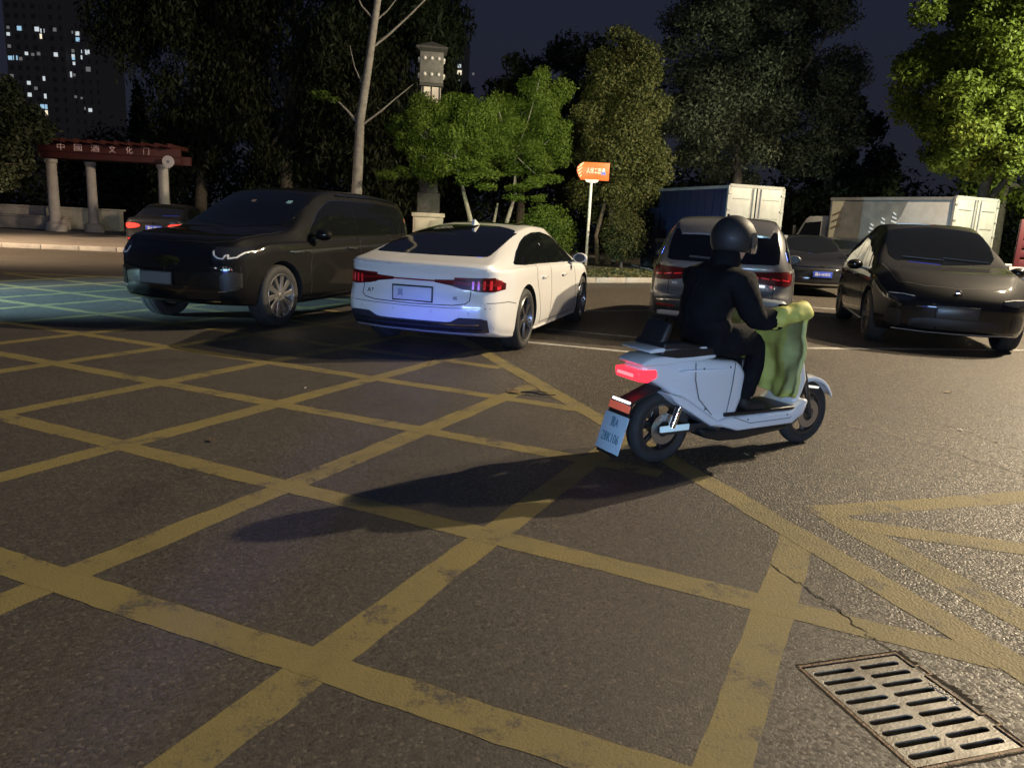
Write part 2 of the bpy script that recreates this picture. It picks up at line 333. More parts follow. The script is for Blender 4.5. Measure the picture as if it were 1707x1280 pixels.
# cracks
CRACK = mat('crack', (.008, .007, .006), .95)
def crack(pts, w, z=.0030, seed=1, jag=.02, sub=9):
    r = random.Random(seed); P = []
    for a, b in zip(pts[:-1], pts[1:]):
        for i in range(sub):
            t = i/sub; P.append(Vector((a[0]+(b[0]-a[0])*t+r.gauss(0, jag), a[1]+(b[1]-a[1])*t+r.gauss(0, jag))))
    P.append(Vector(pts[-1])); V = []; F = []
    for i, p in enumerate(P):
        d = (P[min(i+1, len(P)-1)]-P[max(i-1, 0)]).normalized(); n = Vector((-d.y, d.x)); ww = w*r.uniform(.35, 1.2)*(1 if 0 < i < len(P)-1 else .2)
        V += [(*(p+n*ww), z), (*(p-n*ww), z)]
    for i in range(len(P)-1): F.append((2*i, 2*i+1, 2*i+3, 2*i+2))
    me = bpy.data.meshes.new('crack'); me.from_pydata(V, [], F); me.materials.append(CRACK); return link('crack', me, road)
crack([(1.19, 3.18), (1.275, 2.98), (1.34, 2.78), (1.375, 2.63), (1.41, 2.48)], .0035, seed=2, jag=.008)
crack([(1.285, 2.90), (1.335, 2.82), (1.35, 2.75)], .0022, seed=5, jag=.005)
crack([(2.4, 6.1), (2.75, 5.7), (3.05, 5.35), (3.3, 4.85), (3.4, 4.3)], .0035, seed=3, jag=.02)
crack([(3.0, 7.2), (3.35, 6.5), (3.6, 5.8), (3.75, 5.0)], .0030, seed=8, jag=.02)
crack([(-.9, 7.2), (-.82, 7.5), (-.85, 7.85), (-.78, 8.1)], .005, seed=9, jag=.02)
# ------------------------------------------------------------------ drain grating
IRON = grime(mat('cast_iron', (.19, .183, .165), .5, metal=.35), (.045, .035, .022), 6.5, .95, detail=9, bump=.22, bscale=120)
RUST = grime(mat('rusty_frame', (.12, .075, .045), .6, metal=.4), (.04, .03, .02), 20, .7, bump=.5, bscale=80)
gA, gB, gD = Vector(GR[0]), Vector(GR[1]), Vector(GR[3]); gx = (gB-gA); GW = gx.length; gx.normalize(); gy = (gD-gA); GL = gy.length; gy.normalize()
gy = Vector((gx.y, -gx.x))
drain = empty('drain_grating', ((gA+gB)/2).to_3d(), math.atan2(gx.y, gx.x)); tag(drain, 'cast iron drain grating with two columns of slots, set in the asphalt', 'drain')
# local frame: x across (-GW/2..GW/2), y from 0 down to -GL (towards the camera)
cu = bpy.data.curves.new('g', 'CURVE'); cu.dimensions = '2D'; cu.fill_mode = 'BOTH'; cu.extrude = .012; cu.bevel_depth = .0025; cu.bevel_resolution = 1
def poly(pts):
    s = cu.splines.new('POLY'); s.points.add(len(pts)-1); s.use_cyclic_u = True
    for p, q in zip(s.points, pts): p.co = (*q, 0, 1)
hw = GW/2-.012
poly([(-hw, -.012), (hw, -.012), (hw, -.09), (hw+.022, -.09), (hw+.022, -.135), (hw, -.135), (hw, -.36), (hw+.022, -.36), (hw+.022, -.405), (hw, -.405), (hw, -GL+.012), (-hw, -GL+.012)])
for col in (-1, 1):
    for i in range(9):
        yc = -.05-(GL-.10)*i/8.0*1.0; xc = col*(hw*.495)-.006; l = hw*.36; r_ = .0125; pts = []
        for k in range(7): a = -math.pi/2+math.pi*k/6; pts.append((xc+l+r_*math.cos(a), yc+r_*math.sin(a)))
        for k in range(7): a = math.pi/2+math.pi*k/6; pts.append((xc-l+r_*math.cos(a), yc+r_*math.sin(a)))
        poly(pts)
go = bpy.data.objects.new('g', cu); COL.objects.link(go); dep = bpy.context.evaluated_depsgraph_get(); dep.update()
gme = bpy.data.meshes.new_from_object(go.evaluated_get(dep)); bpy.data.objects.remove(go)
gme.transform(Matrix.Translation((0, 0, -.016))); gme.materials.clear(); gme.materials.append(IRON); gr_ = link('grating', gme, drain)
f = MB()
for a, b in (((-GW/2-.004, 0), (GW/2+.004, 0)), ((-GW/2-.004, -GL), (GW/2+.004, -GL)), ((-GW/2, 0), (-GW/2, -GL))): f.bar((*a, -.0138), (*b, -.0138), .010, .030)
o_ = GW/2
for a, b in (((o_, 0), (o_, -.085)), ((o_, -.085), (o_+.024, -.085)), ((o_+.024, -.085), (o_+.024, -.14)), ((o_+.024, -.14), (o_, -.14)), ((o_, -.14), (o_, -.355)), ((o_, -.355), (o_+.024, -.355)), ((o_+.024, -.355), (o_+.024, -.41)), ((o_+.024, -.41), (o_, -.41)), ((o_, -.41), (o_, -GL))): f.bar((*a, -.0134), (*b, -.0134), .007, .031)
f.build('frame', RUST, drain)
p_ = MB(); p_.box((0, -GL/2, -.20), (GW-.004, GL-.004, .36)); pit = p_.build('pit', mat('pit_dark', (.006, .006, .005), .95), drain)
bm = bmesh.new(); bm.from_mesh(pit.data); bmesh.ops.delete(bm, geom=[f_ for f_ in bm.faces if f_.normal.z > .5], context='FACES'); bmesh.ops.reverse_faces(bm, faces=bm.faces); bm.to_mesh(pit.data); bm.free()
put_text('raised_lettering', '400X500', .028, mat('worn_iron', (.42, .40, .34), .4, metal=.4), gr_, Matrix.Translation((hw-.010, -.235, -.0015)) @ Matrix.Rotation(R(-90), 4, 'Z'), .0030, 1.15)

# silt and broken asphalt edge round the frame
SILT = grime(mat('silt_edge', (.026, .022, .017), .95, spec=.1), (.055, .047, .037), 45, .9, bump=.6, bscale=90)
r = random.Random(12); V = []; F = []; per = []
for (a, b) in (((-.206, .008), (.208, .008)), ((.212, .004), (.226, -GL*.5)), ((.226, -GL*.5), (.212, -GL)), ((.206, -GL-.008), (-.206, -GL-.008)), ((-.212, -GL), (-.212, 0))):
    for i in range(44): per.append((a[0]+(b[0]-a[0])*i/44, a[1]+(b[1]-a[1])*i/44))
e_ = .012
for i, p in enumerate(per):
    d = Vector((p[0], p[1]+GL/2)).normalized(); right = 1 if p[0] > .2 and p[1] > -.32 else 0
    e_ = .45*e_+.55*r.uniform(.002, .012+.03*right); V += [(p[0]*.985, p[1] if abs(p[0]) > .2 else p[1]*1.0, .0009), (p[0]+d.x*e_, p[1]+d.y*e_, .0009)]
n = len(per)
for i in range(n): j = (i+1) % n; F.append((2*i, 2*i+1, 2*j+1, 2*j))
me = bpy.data.meshes.new('silt_edge'); me.from_pydata(V, [], F); me.materials.append(SILT); link('silt_edge', me, drain)

# ------------------------------------------------------------------ fallen leaves and scraps on the road
LEAFDRY = mat('dry_leaf', (.16, .10, .05), .7); SCRAP = mat('paper_scrap', (.6, .58, .54), .7); TWIG = mat('twig', (.035, .025, .018), .8)
def scrap(name, label, cat, loc, s, m, seed, grp=None):
    r = random.Random(seed); b = MB(); n = 9; pts = []
    for k in range(n): a = 2*math.pi*k/n; q = s*r.uniform(.6, 1.1); pts.append((q*math.cos(a), q*.55*math.sin(a), .006+s*.25*r.random()))
    b.add(pts+[(0, 0, .004+s*.12)], [(k, (k+1) % n, n) for k in range(n)])
    o = b.build(name, m); o.location = (*loc, .004); o.rotation_euler = (0, 0, r.uniform(0, 6)); tag(o, label, cat, grp); return o
scrap('fallen_leaf', 'curled dry leaf lying on the second yellow cell from the left', 'leaf', (-1.88, 4.59), .035, LEAFDRY, 1, 'fallen leaves on the asphalt')
scrap('fallen_leaf', 'pale dry leaf touching the yellow crossing behind the scooter', 'leaf', (.02, 6.40), .075, LEAFDRY, 2, 'fallen leaves on the asphalt')
scrap('fallen_leaf', 'small brown leaf on open asphalt in front of the black SUV with the smooth nose', 'leaf', (4.31, 7.34), .05, LEAFDRY, 3, 'fallen leaves on the asphalt')
scrap('paper_scrap', 'white scrap of paper on the asphalt right of the scooter', 'litter', (3.56, 5.82), .035, SCRAP, 4, 'white scraps of litter')
scrap('paper_scrap', 'white scrap lying in the shadow under the scooter', 'litter', (1.58, 4.84), .03, SCRAP, 5, 'white scraps of litter')
scrap('paper_scrap', 'tiny white scrap near the yellow crossing in front of the large black SUV', 'litter', (-1.72, 6.15), .022, SCRAP, 6, 'white scraps of litter')
tw = MB(); tw.tube([(0, 0, .012), (.08, .01, .02), (.17, -.01, .012), (.30, .02, .012)], [.008, .011, .008, .004], 6); tw.tube([(.10, .01, .02), (.16, .06, .02), (.22, .08, .012)], [.006, .005, .003], 5)
to = tw.build('twig', TWIG, smooth=True); to.location = (.08, 6.36, .004); to.rotation_euler = (0, 0, -.2); tag(to, 'dark broken twig on the yellow crossing behind the scooter', 'twig')

# ------------------------------------------------------------------ kerbs, beds, pavement
CONC = grime(mat('kerb_concrete', (.34, .32, .29), .8), (.18, .17, .15), 3, .7, bump=.4, bscale=40)
SOIL = grime(mat('bed_soil', (.035, .028, .018), .95), (.07, .06, .03), 5, .8, bump=1, bscale=18)
PAVE = grime(mat('pavement', (.24, .21, .185), .8), (.13, .12, .10), 1.5, .6, bump=.3, bscale=30)
def kerb_run(name, pts, label, w=.14, h=.13, L=.98):
    root = empty(name, (*pts[0], 0)); tag(root, label, kind='structure'); o = Vector(pts[0])
    for a, b in zip(pts[:-1], pts[1:]):
        a, b = Vector(a), Vector(b); n = max(1, round((b-a).length/L)); d = (b-a)/n
        for i in range(n):
            p, q = a+d*i+d.normalized()*.006-o, a+d*(i+1)-d.normalized()*.006-o; g = MB(); g.bar((*p, h/2-.02), (*q, h/2-.02), w, h+.04); g.build('kerb_stone', CONC, root, bevel=.012)
    return root
isl = [(-6.9, 17.4), (-3.0, 17.9), (.6, 18.9), (2.0, 19.75), (3.7, 20.85), (4.7, 22.6), (4.2, 27), (3.2, 34)]
kerb_run('kerb', isl, 'pale concrete kerb round the planted island')
v = [(p[0], p[1]+.05, .11) for p in isl]+[(-9, 34, .11), (-8.5, 20, .11)]
me = bpy.data.meshes.new('planting_bed'); me.from_pydata(v, [], [tuple(range(len(v)))]); me.materials.append(SOIL); bed = link('planting_bed', me); tag(bed, 'bare soil and leaf litter of the planted island', kind='structure')
kerb_run('kerb', [(-24, 20.9), (-15.0, 22.25), (-11.9, 22.7), (-8.6, 23.2)], 'pale kerb along the pavement in front of the pergola', L=1.2)
v = [(-60, 15.6, .12), (-24, 20.98, .12), (-15, 22.33, .12), (-11.9, 22.78, .12), (-8.6, 23.28, .12), (-9.5, 60, .12), (-60, 60, .12)]
me = bpy.data.meshes.new('pavement'); me.from_pydata(v, [], [tuple(range(len(v)))]); me.materials.append(PAVE); pv = link('pavement', me); tag(pv, 'pale paved forecourt under the pergola', kind='structure')

def leaf_mass(blobs, n, size, seed, droop=0, out=.6, aspect=.5, shell=.5, squash=1):
    """leaf-sized folded faces scattered through blobs (cx,cy,cz,rx,ry,rz)"""
    g = np.random.default_rng(seed); B = np.array(blobs, float); vol = (B[:, 3]*B[:, 4]*B[:, 5])**(2/3); k = g.choice(len(B), n, p=vol/vol.sum()); b = B[k]
    d = g.normal(size=(n, 3)); d /= np.linalg.norm(d, axis=1)[:, None]
    r = (shell+(1-shell)*g.random(n))**.8*(1+.16*g.normal(size=n)*(g.random(n) < .35)); P = b[:, :3]+d*b[:, 3:]*r[:, None]
    N = d*out+g.normal(size=(n, 3))*.55+np.array([0, 0, .35]); N /= np.linalg.norm(N, axis=1)[:, None]
    T = g.normal(size=(n, 3))+np.array([0, 0, -droop]); T -= N*(T*N).sum(1)[:, None]; T /= np.linalg.norm(T, axis=1)[:, None]; S = np.cross(N, T)
    L = size*(.6+.8*g.random(n))[:, None]; w = L*aspect*.5
    V = np.stack([P-T*L*.5, P-T*L*.02+S*w-N*w*.25, P+T*L*.5-N*L*.1, P-T*L*.02-S*w-N*w*.25], 1).reshape(-1, 3)
    return V
def leaf_obj(name, V, m, parent=None):
    n = len(V)//4; me = bpy.data.meshes.new(name); me.vertices.add(len(V)); me.vertices.foreach_set('co', V.astype(np.float32).ravel())
    idx = np.arange(n)[:, None]*4; tri = np.concatenate([idx+np.array([0, 1, 2]), idx+np.array([0, 2, 3])], 1).reshape(-1)
    me.loops.add(len(tri)); me.loops.foreach_set('vertex_index', tri.astype(np.int32)); me.polygons.add(2*n)
    me.polygons.foreach_set('loop_start', np.arange(0, 6*n, 3, dtype=np.int32)); me.polygons.foreach_set('loop_total', np.full(2*n, 3, dtype=np.int32))
    me.update(calc_edges=True); me.validate(); me.materials.append(m); return link(name, me, parent)
g_ = leaf_obj('ground_cover', leaf_mass([(-1, 20.0, .12, 2.2, .7, .05), (2.2, 21.2, .12, 1.6, .9, .06), (3.4, 23, .12, 1.2, 1.6, .07), (0, 22.5, .12, 3, 1.5, .06)], 9000, .10, 5), leaf_mat('litter_leaves', (.09, .075, .03), (.05, .06, .02), .1)); tag(g_, 'short grass and fallen leaves on the planted island', 'grass', kind='stuff')
# ================================================================== cars
BLACKPLASTIC = mat('black_plastic', (.012, .012, .012), .45)
RUBBER = grime(mat('tyre_rubber', (.018, .018, .018), .75), (.05, .045, .04), 20, .4)
DARKGLASS = mat('tinted_glass', (.006, .007, .008), .03, spec=.6, coat=.6)
CHROME = mat('chrome', (.72, .72, .72), .12, metal=1)
ALLOY = mat('alloy', (.50, .49, .47), .28, metal=.9)
DARKALLOY = mat('dark_alloy', (.10, .10, .10), .3, metal=.8)
GAP = mat('panel_gap', (.006, .006, .006), .8)
TAILRED = mat('tail_lamp_red', (.18, .008, .010), .3, coat=.05, spec=.15)
TAILDARK = mat('tail_lamp_dark', (.06, .005, .006), .3, coat=.05, spec=.15)
TAILLIT = mat('tail_lamp_lit', (.5, .02, .02), .2, emit=(1, .05, .03), es=1.6)
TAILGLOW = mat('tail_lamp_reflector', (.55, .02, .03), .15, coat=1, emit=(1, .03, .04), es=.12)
HEADLAMP = mat('headlamp_lens', (.02, .022, .025), .04, coat=1)
LAMPTRIM = mat('lamp_strip', (.62, .62, .60), .25)
PLATEBLUE = mat('plate_blue', (.035, .075, .50), .3)
PLATEWHITE = mat('plate_white', (.55, .60, .66), .35)
PLATEGREEN = mat('plate_pale', (.13, .135, .13), .5, spec=.2)
WHITETXT = mat('white_lettering', (.75, .75, .75), .4)
DARKTXT = mat('dark_lettering', (.02, .02, .025), .3)

def car_paint(name, col, rough=.35, metal=0, coat=1.0):
    m = mat(name, col, rough, metal, coat); b = m.node_tree.nodes['Principled BSDF']
    t = nd(m, 'ShaderNodeTexCoord'); n = nd(m, 'ShaderNodeTexNoise', Scale=2.5, Detail=6, Roughness=.7); lk(m, t.outputs['Object'], n.inputs['Vector'])
    r = nd(m, 'ShaderNodeMapRange'); lk(m, n.outputs['Fac'], r.inputs['Value']); r.inputs['To Min'].default_value = .02; r.inputs['To Max'].default_value = .11
    lk(m, r.outputs[0], b.inputs['Coat Roughness']); return m

class Car:
    def __init__(s, sp, name, loc, heading, paint, label, cat, group=None, arches=True):
        s.sp = sp; s.root = empty(name, loc, math.atan2(heading[1], heading[0])); tag(s.root, label, cat, group)
        x0, x1 = sp['top'][0][0], sp['top'][-1][0]; s.x0, s.x1 = x0, x1; rf = sp.get('fillet', .14)
        N = sp.get('n', 84); Wd = max(p[1] for p in sp['halfw'])
        th = np.linspace(0, math.pi/2, 6)[:-1]
        e = rf*(1-np.cos(th)); ins = rf*(1-np.sin(th))
        xs = np.concatenate([x0+e*1.0, np.linspace(x0+rf, x1-rf, N), (x1-e)[::-1]])
        inset = np.concatenate([ins, np.zeros(N), ins[::-1]])
        T = pchip(sp['top'], xs); B = pchip(sp['belt'], xs); HW = pchip(sp['halfw'], xs); RW = pchip(sp['roofw'], xs); U = pchip(sp['under'], xs)
        rows = []
        for i, x in enumerate(xs):
            zt, zb, w = T[i], U[i], HW[i]; zs = min(B[i], zt-.035); wr = min(RW[i], w*.93-.04); g = zt-zs; h = zs-zb
            wb = w*.935
            pts = [(0, zb), (.5*w, zb), (w*.90, zb+.004), (w*.965, zb+.055*h+.02), (w*.992, zb+.22*h), (w, zb+.45*h), (w*.992, zb+.70*h), (w*.985, zb+.86*h), (w*.965, zs-.028), (wb, zs),
                   ((wb*.5+wr*.5)+.02*min(1, g*2), zs+g*.50), (wr+.008, zs+g*.86), (wr*.90, zs+g*.955), (wr*.5, zs+g*.992), (0, zt)]
            P = np.array(pts)
            # catmull-rom through the points
            Q = np.vstack([[-P[1][0], P[1][1]], P, [-P[-2][0], P[-2][1]]]); out = []
            for k in range(1, len(Q)-2):
                p0, p1, p2, p3 = Q[k-1], Q[k], Q[k+1], Q[k+2]
                ts = [0] if k < 3 else [0, .25, .5, .75]
                for t in ts:
                    out.append(.5*((2*p1)+(-p0+p2)*t+(2*p0-5*p1+4*p2-p3)*t*t+(-p0+3*p1-3*p2+p3)*t**3))
            out.append(P[-1]); out = np.array(out)
            d = inset[i]
            if d > 0:
                zc = (zb+zt)/2; hh = (zt-zb)/2
                out[:, 0] = np.maximum(out[:, 0]-d, 0)*1.0
                out[:, 1] = zc+(out[:, 1]-zc)*max(.2, (hh-d*.55)/hh)
            rows.append(out)
        M_ = len(rows[0]); V = []; loops = []
        for i, x in enumerate(xs):
            o = rows[i]; full = [(x, y, z) for y, z in o]+[(x, -y, z) for y, z in o[-2:0:-1]]
            loops.append(np.array(full))
        K = 2*M_-2
        def cap(loop): 
            c = loop.mean(0); c[1] = 0
            return [np.stack([loop[:, 0], loop[:, 1]*q, c[2]+(loop[:, 2]-c[2])*q], 1) for q in (.82, .62, .42, .22)], c
        ca, cc = cap(loops[0]); cb, cd = cap(loops[-1])
        L = ca[::-1]+loops+cb
        V = np.vstack(L+[cc[None], cd[None]]); nL = len(L)
        F = []
        for i in range(nL-1):
            for k in range(K): F.append((i*K+k, (i+1)*K+k, (i+1)*K+(k+1) % K, i*K+(k+1) % K))
        for k in range(K): F.append((nL*K, k, (k+1) % K)); F.append((nL*K+1, (nL-1)*K+(k+1) % K, (nL-1)*K+k))
        # plan and profile curvature of nose and tail
        X = V[:, 0].copy(); Y = V[:, 1]; Z = V[:, 2]
        tf = sstep((X-(x1-.85))/.85); tr = sstep(((x0+.85)-X)/.85)
        V[:, 0] += tf*(-sp.get('bowF', .2)*(np.abs(Y)/Wd)**2.3+pchip(sp.get('fz', [(0, 0), (2, 0)]), Z))
        V[:, 0] += tr*(sp.get('bowR', .14)*(np.abs(Y)/Wd)**2.5+pchip(sp.get('rz', [(0, 0), (2, 0)]), Z))
        me = bpy.data.meshes.new('body'); me.from_pydata(V.tolist(), [], F)
        bm = bmesh.new(); bm.from_mesh(me); bmesh.ops.recalc_face_normals(bm, faces=bm.faces)
        s.bvh = BVHTree.FromBMesh(bm); bm.to_mesh(me); bm.free()
        me.materials.append(paint); me.materials.append(GAP)
        s.body = link('body', me, s.root); s.paint = paint
        s.rt = sp['rt']; s.W = Wd; wb_ = sp['wb']
        if arches:
            ra = s.rt+.05; cut = MB()
            for xc in (0, wb_):
                for sg in (-1, 1):
                    ya, yb = sg*(Wd-.42), sg*(Wd+.4)
                    n = 40; poly = [(xc+ra*math.cos(2*math.pi*k/n), s.rt+ra*math.sin(2*math.pi*k/n)) for k in range(n)]
                    cut.prism(poly, min(ya, yb), max(ya, yb), 'Y')
            co = cut.build('cutter', GAP, s.root)
            md = s.body.modifiers.new('b', 'BOOLEAN'); md.operation = 'DIFFERENCE'; md.solver = 'EXACT'; md.use_self = True; md.object = co
            dep = bpy.context.evaluated_depsgraph_get(); dep.update()
            bake(s.body); bpy.data.objects.remove(co)
            me = s.body.data; me.materials.clear(); me.materials.append(paint); me.materials.append(GAP)
            for p in me.polygons:
                c = p.center; p.material_index = 0
                for xc in (0, wb_):
                    r = math.hypot(c.x-xc, c.z-s.rt)
                    if r < ra+.004 and abs(c.y) > Wd-.425 and abs(c.y) < Wd+.05:
                        # arch liner or its inner wall
                        if abs(r-ra) < .006 and abs(p.normal.y) < .75 or abs(abs(c.y)-(Wd-.42)) < .003: p.material_index = 1
        me = s.body.data
        for p in me.polygons: p.use_smooth = True
        me.set_sharp_from_angle(angle=R(38))
    def cast(s, ax, u, v):
        o, d = {'R': ((u, -4, v), (0, 1, 0)), 'L': ((u, 4, v), (0, -1, 0)), 'B': ((-9, u, v), (1, 0, 0)), 'F': ((9, u, v), (-1, 0, 0)), 'T': ((v, u, 6), (0, 0, -1))}[ax]
        o = Vector(o); d = Vector(d); h = s.bvh.ray_cast(o, d)
        if h[0] is None:
            m_ = o+d*(4-s.W*.8 if ax in 'RL' else (9+s.x0 if ax == 'B' else (9-s.x1 if ax == 'F' else 5)))
            q = s.bvh.find_nearest(m_); return q[0], d
        return h[0], d
    def patch(s, name, m, ax, us, lo, hi, thick=.004, nu=18, nv=6, parent=None, label=None, skirt=.03):
        k = np.linspace(0, 1, len(us)); t = np.linspace(0, 1, nu)
        U_ = np.interp(t, k, us); A = np.interp(t, k, lo); B_ = np.interp(t, k, hi)
        V = []; F = []
        for i in range(nu):
            for j in range(nv):
                v = A[i]+(B_[i]-A[i])*j/(nv-1); p, d = s.cast(ax, U_[i], v); V.append(p-d*thick)
        for i in range(nu-1):
            for j in range(nv-1): F.append((i*nv+j, (i+1)*nv+j, (i+1)*nv+j+1, i*nv+j+1))
        ring = [i*nv for i in range(nu)]+[(nu-1)*nv+j for j in range(1, nv)]+[i*nv+nv-1 for i in range(nu-2, -1, -1)]+[j for j in range(nv-2, 0, -1)]
        n0 = len(V); d = s.cast(ax, U_[0], A[0])[1]
        for r in ring: V.append(V[r]+d*(thick+skirt))
        for a in range(len(ring)): b = (a+1) % len(ring); F.append((ring[a], ring[b], n0+b, n0+a))
        me = bpy.data.meshes.new(name); me.from_pydata([tuple(v) for v in V], [], F)
        bm = bmesh.new(); bm.from_mesh(me); bmesh.ops.recalc_face_normals(bm, faces=bm.faces)
        # make the visible face point towards the caster
        f0 = bm.faces[0] if False else None
        bm.to_mesh(me); bm.free(); me.materials.append(m)
        for p in me.polygons: p.use_smooth = True
        me.set_sharp_from_angle(angle=R(42))
        o = link(name, me, parent or s.root)
        if label: o['label'] = label
        return o
    def strip(s, name, m, ax, pts, w=.007, thick=.0015, parent=None, n=10, closed=False):
        P = []
        pts = list(pts)+([pts[0]] if closed else [])
        for a, b in zip(pts[:-1], pts[1:]):
            for i in range(n): P.append((a[0]+(b[0]-a[0])*i/n, a[1]+(b[1]-a[1])*i/n))
        P.append(pts[-1]); V = []; F = []
        for i, p in enumerate(P):
            q0, q1 = P[max(i-1, 0)], P[min(i+1, len(P)-1)]; dx, dy = q1[0]-q0[0], q1[1]-q0[1]; l = math.hypot(dx, dy) or 1; nx, ny = -dy/l*w/2, dx/l*w/2
            for sg in (1, -1):
                q, d = s.cast(ax, p[0]+sg*nx, p[1]+sg*ny); V.append(q-d*thick)
            for sg in (1, -1):
                V.append(V[-2]+d*(thick+.012))
        for i in range(len(P)-1):
            a, b = 4*i, 4*(i+1); F += [(a, a+1, b+1, b), (a, b, b+2, a+2), (a+1, a+3, b+3, b+1)]
        me = bpy.data.meshes.new(name); me.from_pydata([tuple(v) for v in V], [], F); me.materials.append(m)
        for p in me.polygons: p.use_smooth = True
        me.set_sharp_from_angle(angle=R(42))
        return link(name, me, parent or s.root)
    def wheels(s, spokes, rim_r, smat, style, width=.235, dish=.0, show=('fr', 'fl', 'rr', 'rl')):
        rt = s.rt; tb = MB(); w2 = width/2
        prof = [(rim_r-.012, -w2+.02), (rim_r+.006, -w2+.004), (rt-.05, -w2), (rt-.018, -w2+.012), (rt-.002, -w2+.04), (rt, -w2*.4), (rt-.006, -w2*.38), (rt-.006, -w2*.3), (rt, -w2*.28), (rt, w2*.28), (rt-.006, w2*.3), (rt-.006, w2*.38), (rt, w2*.4), (rt-.002, w2-.04), (rt-.018, w2-.012), (rt-.05, w2), (rim_r+.006, w2-.004), (rim_r-.012, w2-.02)]
        tb.lathe(prof, 48, 'Y', close=True); tyre = tb.build('tyre', RUBBER, smooth=True, mesh_only=True)
        rb = MB(); rb.lathe([(rim_r+.004, -w2+.006), (rim_r-.004, -w2-.002), (rim_r-.018, -w2+.004), (rim_r-.03, -w2+.05), (rim_r-.05, w2-.03), (.0, w2-.03)], 48, 'Y', caps=False)
        rb.lathe([(0, -w2+.012+dish), (.03, -w2+.012+dish), (.055, -w2+.022+dish), (.06, -w2+.09), (0, -w2+.09)], 20, 'Y')
        rim = rb.build('wheel', smat, smooth=True, mesh_only=True)
        db = MB(); db.lathe([(0, .02), (rim_r*.74, .02), (rim_r*.74, .035), (0, .035)], 32, 'Y'); disc = db.build('brake_disc', DARKALLOY, smooth=True, mesh_only=True)
        sb = MB(); yo = -w2+.012
        def arm(a0, a1, w0, w1):
            pts = []; nseg = 5
            for i in range(nseg+1):
                t = i/nseg; r = .045+(rim_r-.022-.045)*t; a = a0+(a1-a0)*t; wd = w0+(w1-w0)*t; y = yo+dish*(1-t)+.006*math.sin(t*3.14)
                ca, sa = math.cos(a), math.sin(a)
                pts.append([(r*ca-sa*wd/2*1.0, y+.012, r*sa+ca*wd/2), (r*ca-sa*wd*.32, y, r*sa+ca*wd*.32), (r*ca+sa*wd*.32, y, r*sa-ca*wd*.32), (r*ca+sa*wd/2, y+.012, r*sa-ca*wd/2), (r*ca, y+.04, r*sa)])
            V = [p for q in pts for p in q]; F = []
            for i in range(nseg):
                for k in range(5): F.append((i*5+k, i*5+(k+1) % 5, (i+1)*5+(k+1) % 5, (i+1)*5+k))
            F += [(4, 3, 2, 1, 0), tuple(nseg*5+k for k in range(5))]; sb.add(V, F)
        if style == 'twin': arm(-.05, -.20, .028, .030); arm(.05, .20, .028, .030)
        elif style == 'blade': arm(0, .12, .05, .085)
        else: arm(0, 0, .06, .05)
        sp_ = sb.build('spoke', smat, smooth=True, angle=30, mesh_only=True)
        for k in show:
            xc = s.sp['wb'] if k[0] == 'f' else 0; sg = 1 if k[1] == 'l' else -1
            o = link('wheel', rim, s.root); yy = (s.W-.012-w2-(.012 if k[0] == 'f' else 0))
            o.location = (xc, sg*yy, rt); o.rotation_euler = (0, .35+.3*xc, 0 if sg < 0 else math.pi)
            link('tyre', tyre, o); link('brake_disc', disc, o)
            for i in range(spokes):
                c = link('spoke', sp_, o); c.rotation_euler = (0, 2*math.pi*i/spokes, 0)
    def mirror(s, x, z, sg, m=None, sx=1.0):
        w = s.cast('L' if sg > 0 else 'R', x, z)[0].y
        b = MB(); b.ball((0, 0, 0), (.085*sx, .105*sx, .07*sx), 16, 10)
        me = b.build('door_mirror', m or s.paint, smooth=True, mesh_only=True)
        for v in me.vertices: 
            v.co.x = max(v.co.x, -.035)
        o = link('door_mirror', me, s.root); o.location = (x, w+sg*.15, z+.06)
        g = MB(); g.bar((0, -sg*.17, -.06), (0, -sg*.06, -.04), .05, .03); g.build('mirror_arm', BLACKPLASTIC, o)
        g = MB(); g.prism([(.085*sx*.9*math.cos(a)*1.0, .058*sx*math.sin(a)) for a in np.linspace(0, 2*math.pi, 18)[:-1]], -.040, -.036, 'X'); g.build('mirror_glass', BLACKPLASTIC, o)
        return o
    def handle(s, x, z, sg, m, L=.2):
        y = s.cast('L' if sg > 0 else 'R', x, z)[0].y
        b = MB(); b.bar((x-L/2, y+sg*.018, z), (x+L/2, y+sg*.018, z), .022, .026); return b.build('door_handle', m, s.root, bevel=.008)
    def plate(s, ax, y, z, w, h, m, off=.012, text=None, tm=None, size=.09, tilt=0, edge=None):
        p = s.cast(ax, y, z)[0]; sg = -1 if ax == 'B' else 1
        root = None
        x = p.x+sg*off; b = MB(); b.box((x, y, z), (.012, w, h)); o = b.build('number_plate', m, s.root, bevel=.004)
        f = MB(); f.box((x-sg*.006, y, z), (.012, w+.03, h+.03)); f.build('plate_frame', BLACKPLASTIC, o, bevel=.004)
        if text:
            Mx = Matrix.Translation((x+sg*.0075, y, z)) @ (Matrix.Rotation(R(-90 if sg < 0 else 90), 4, 'Z') @ Matrix.Rotation(R(90), 4, 'X'))
            put_text('plate_lettering', text, size, tm, o, Mx, .0008, .82)
        return o

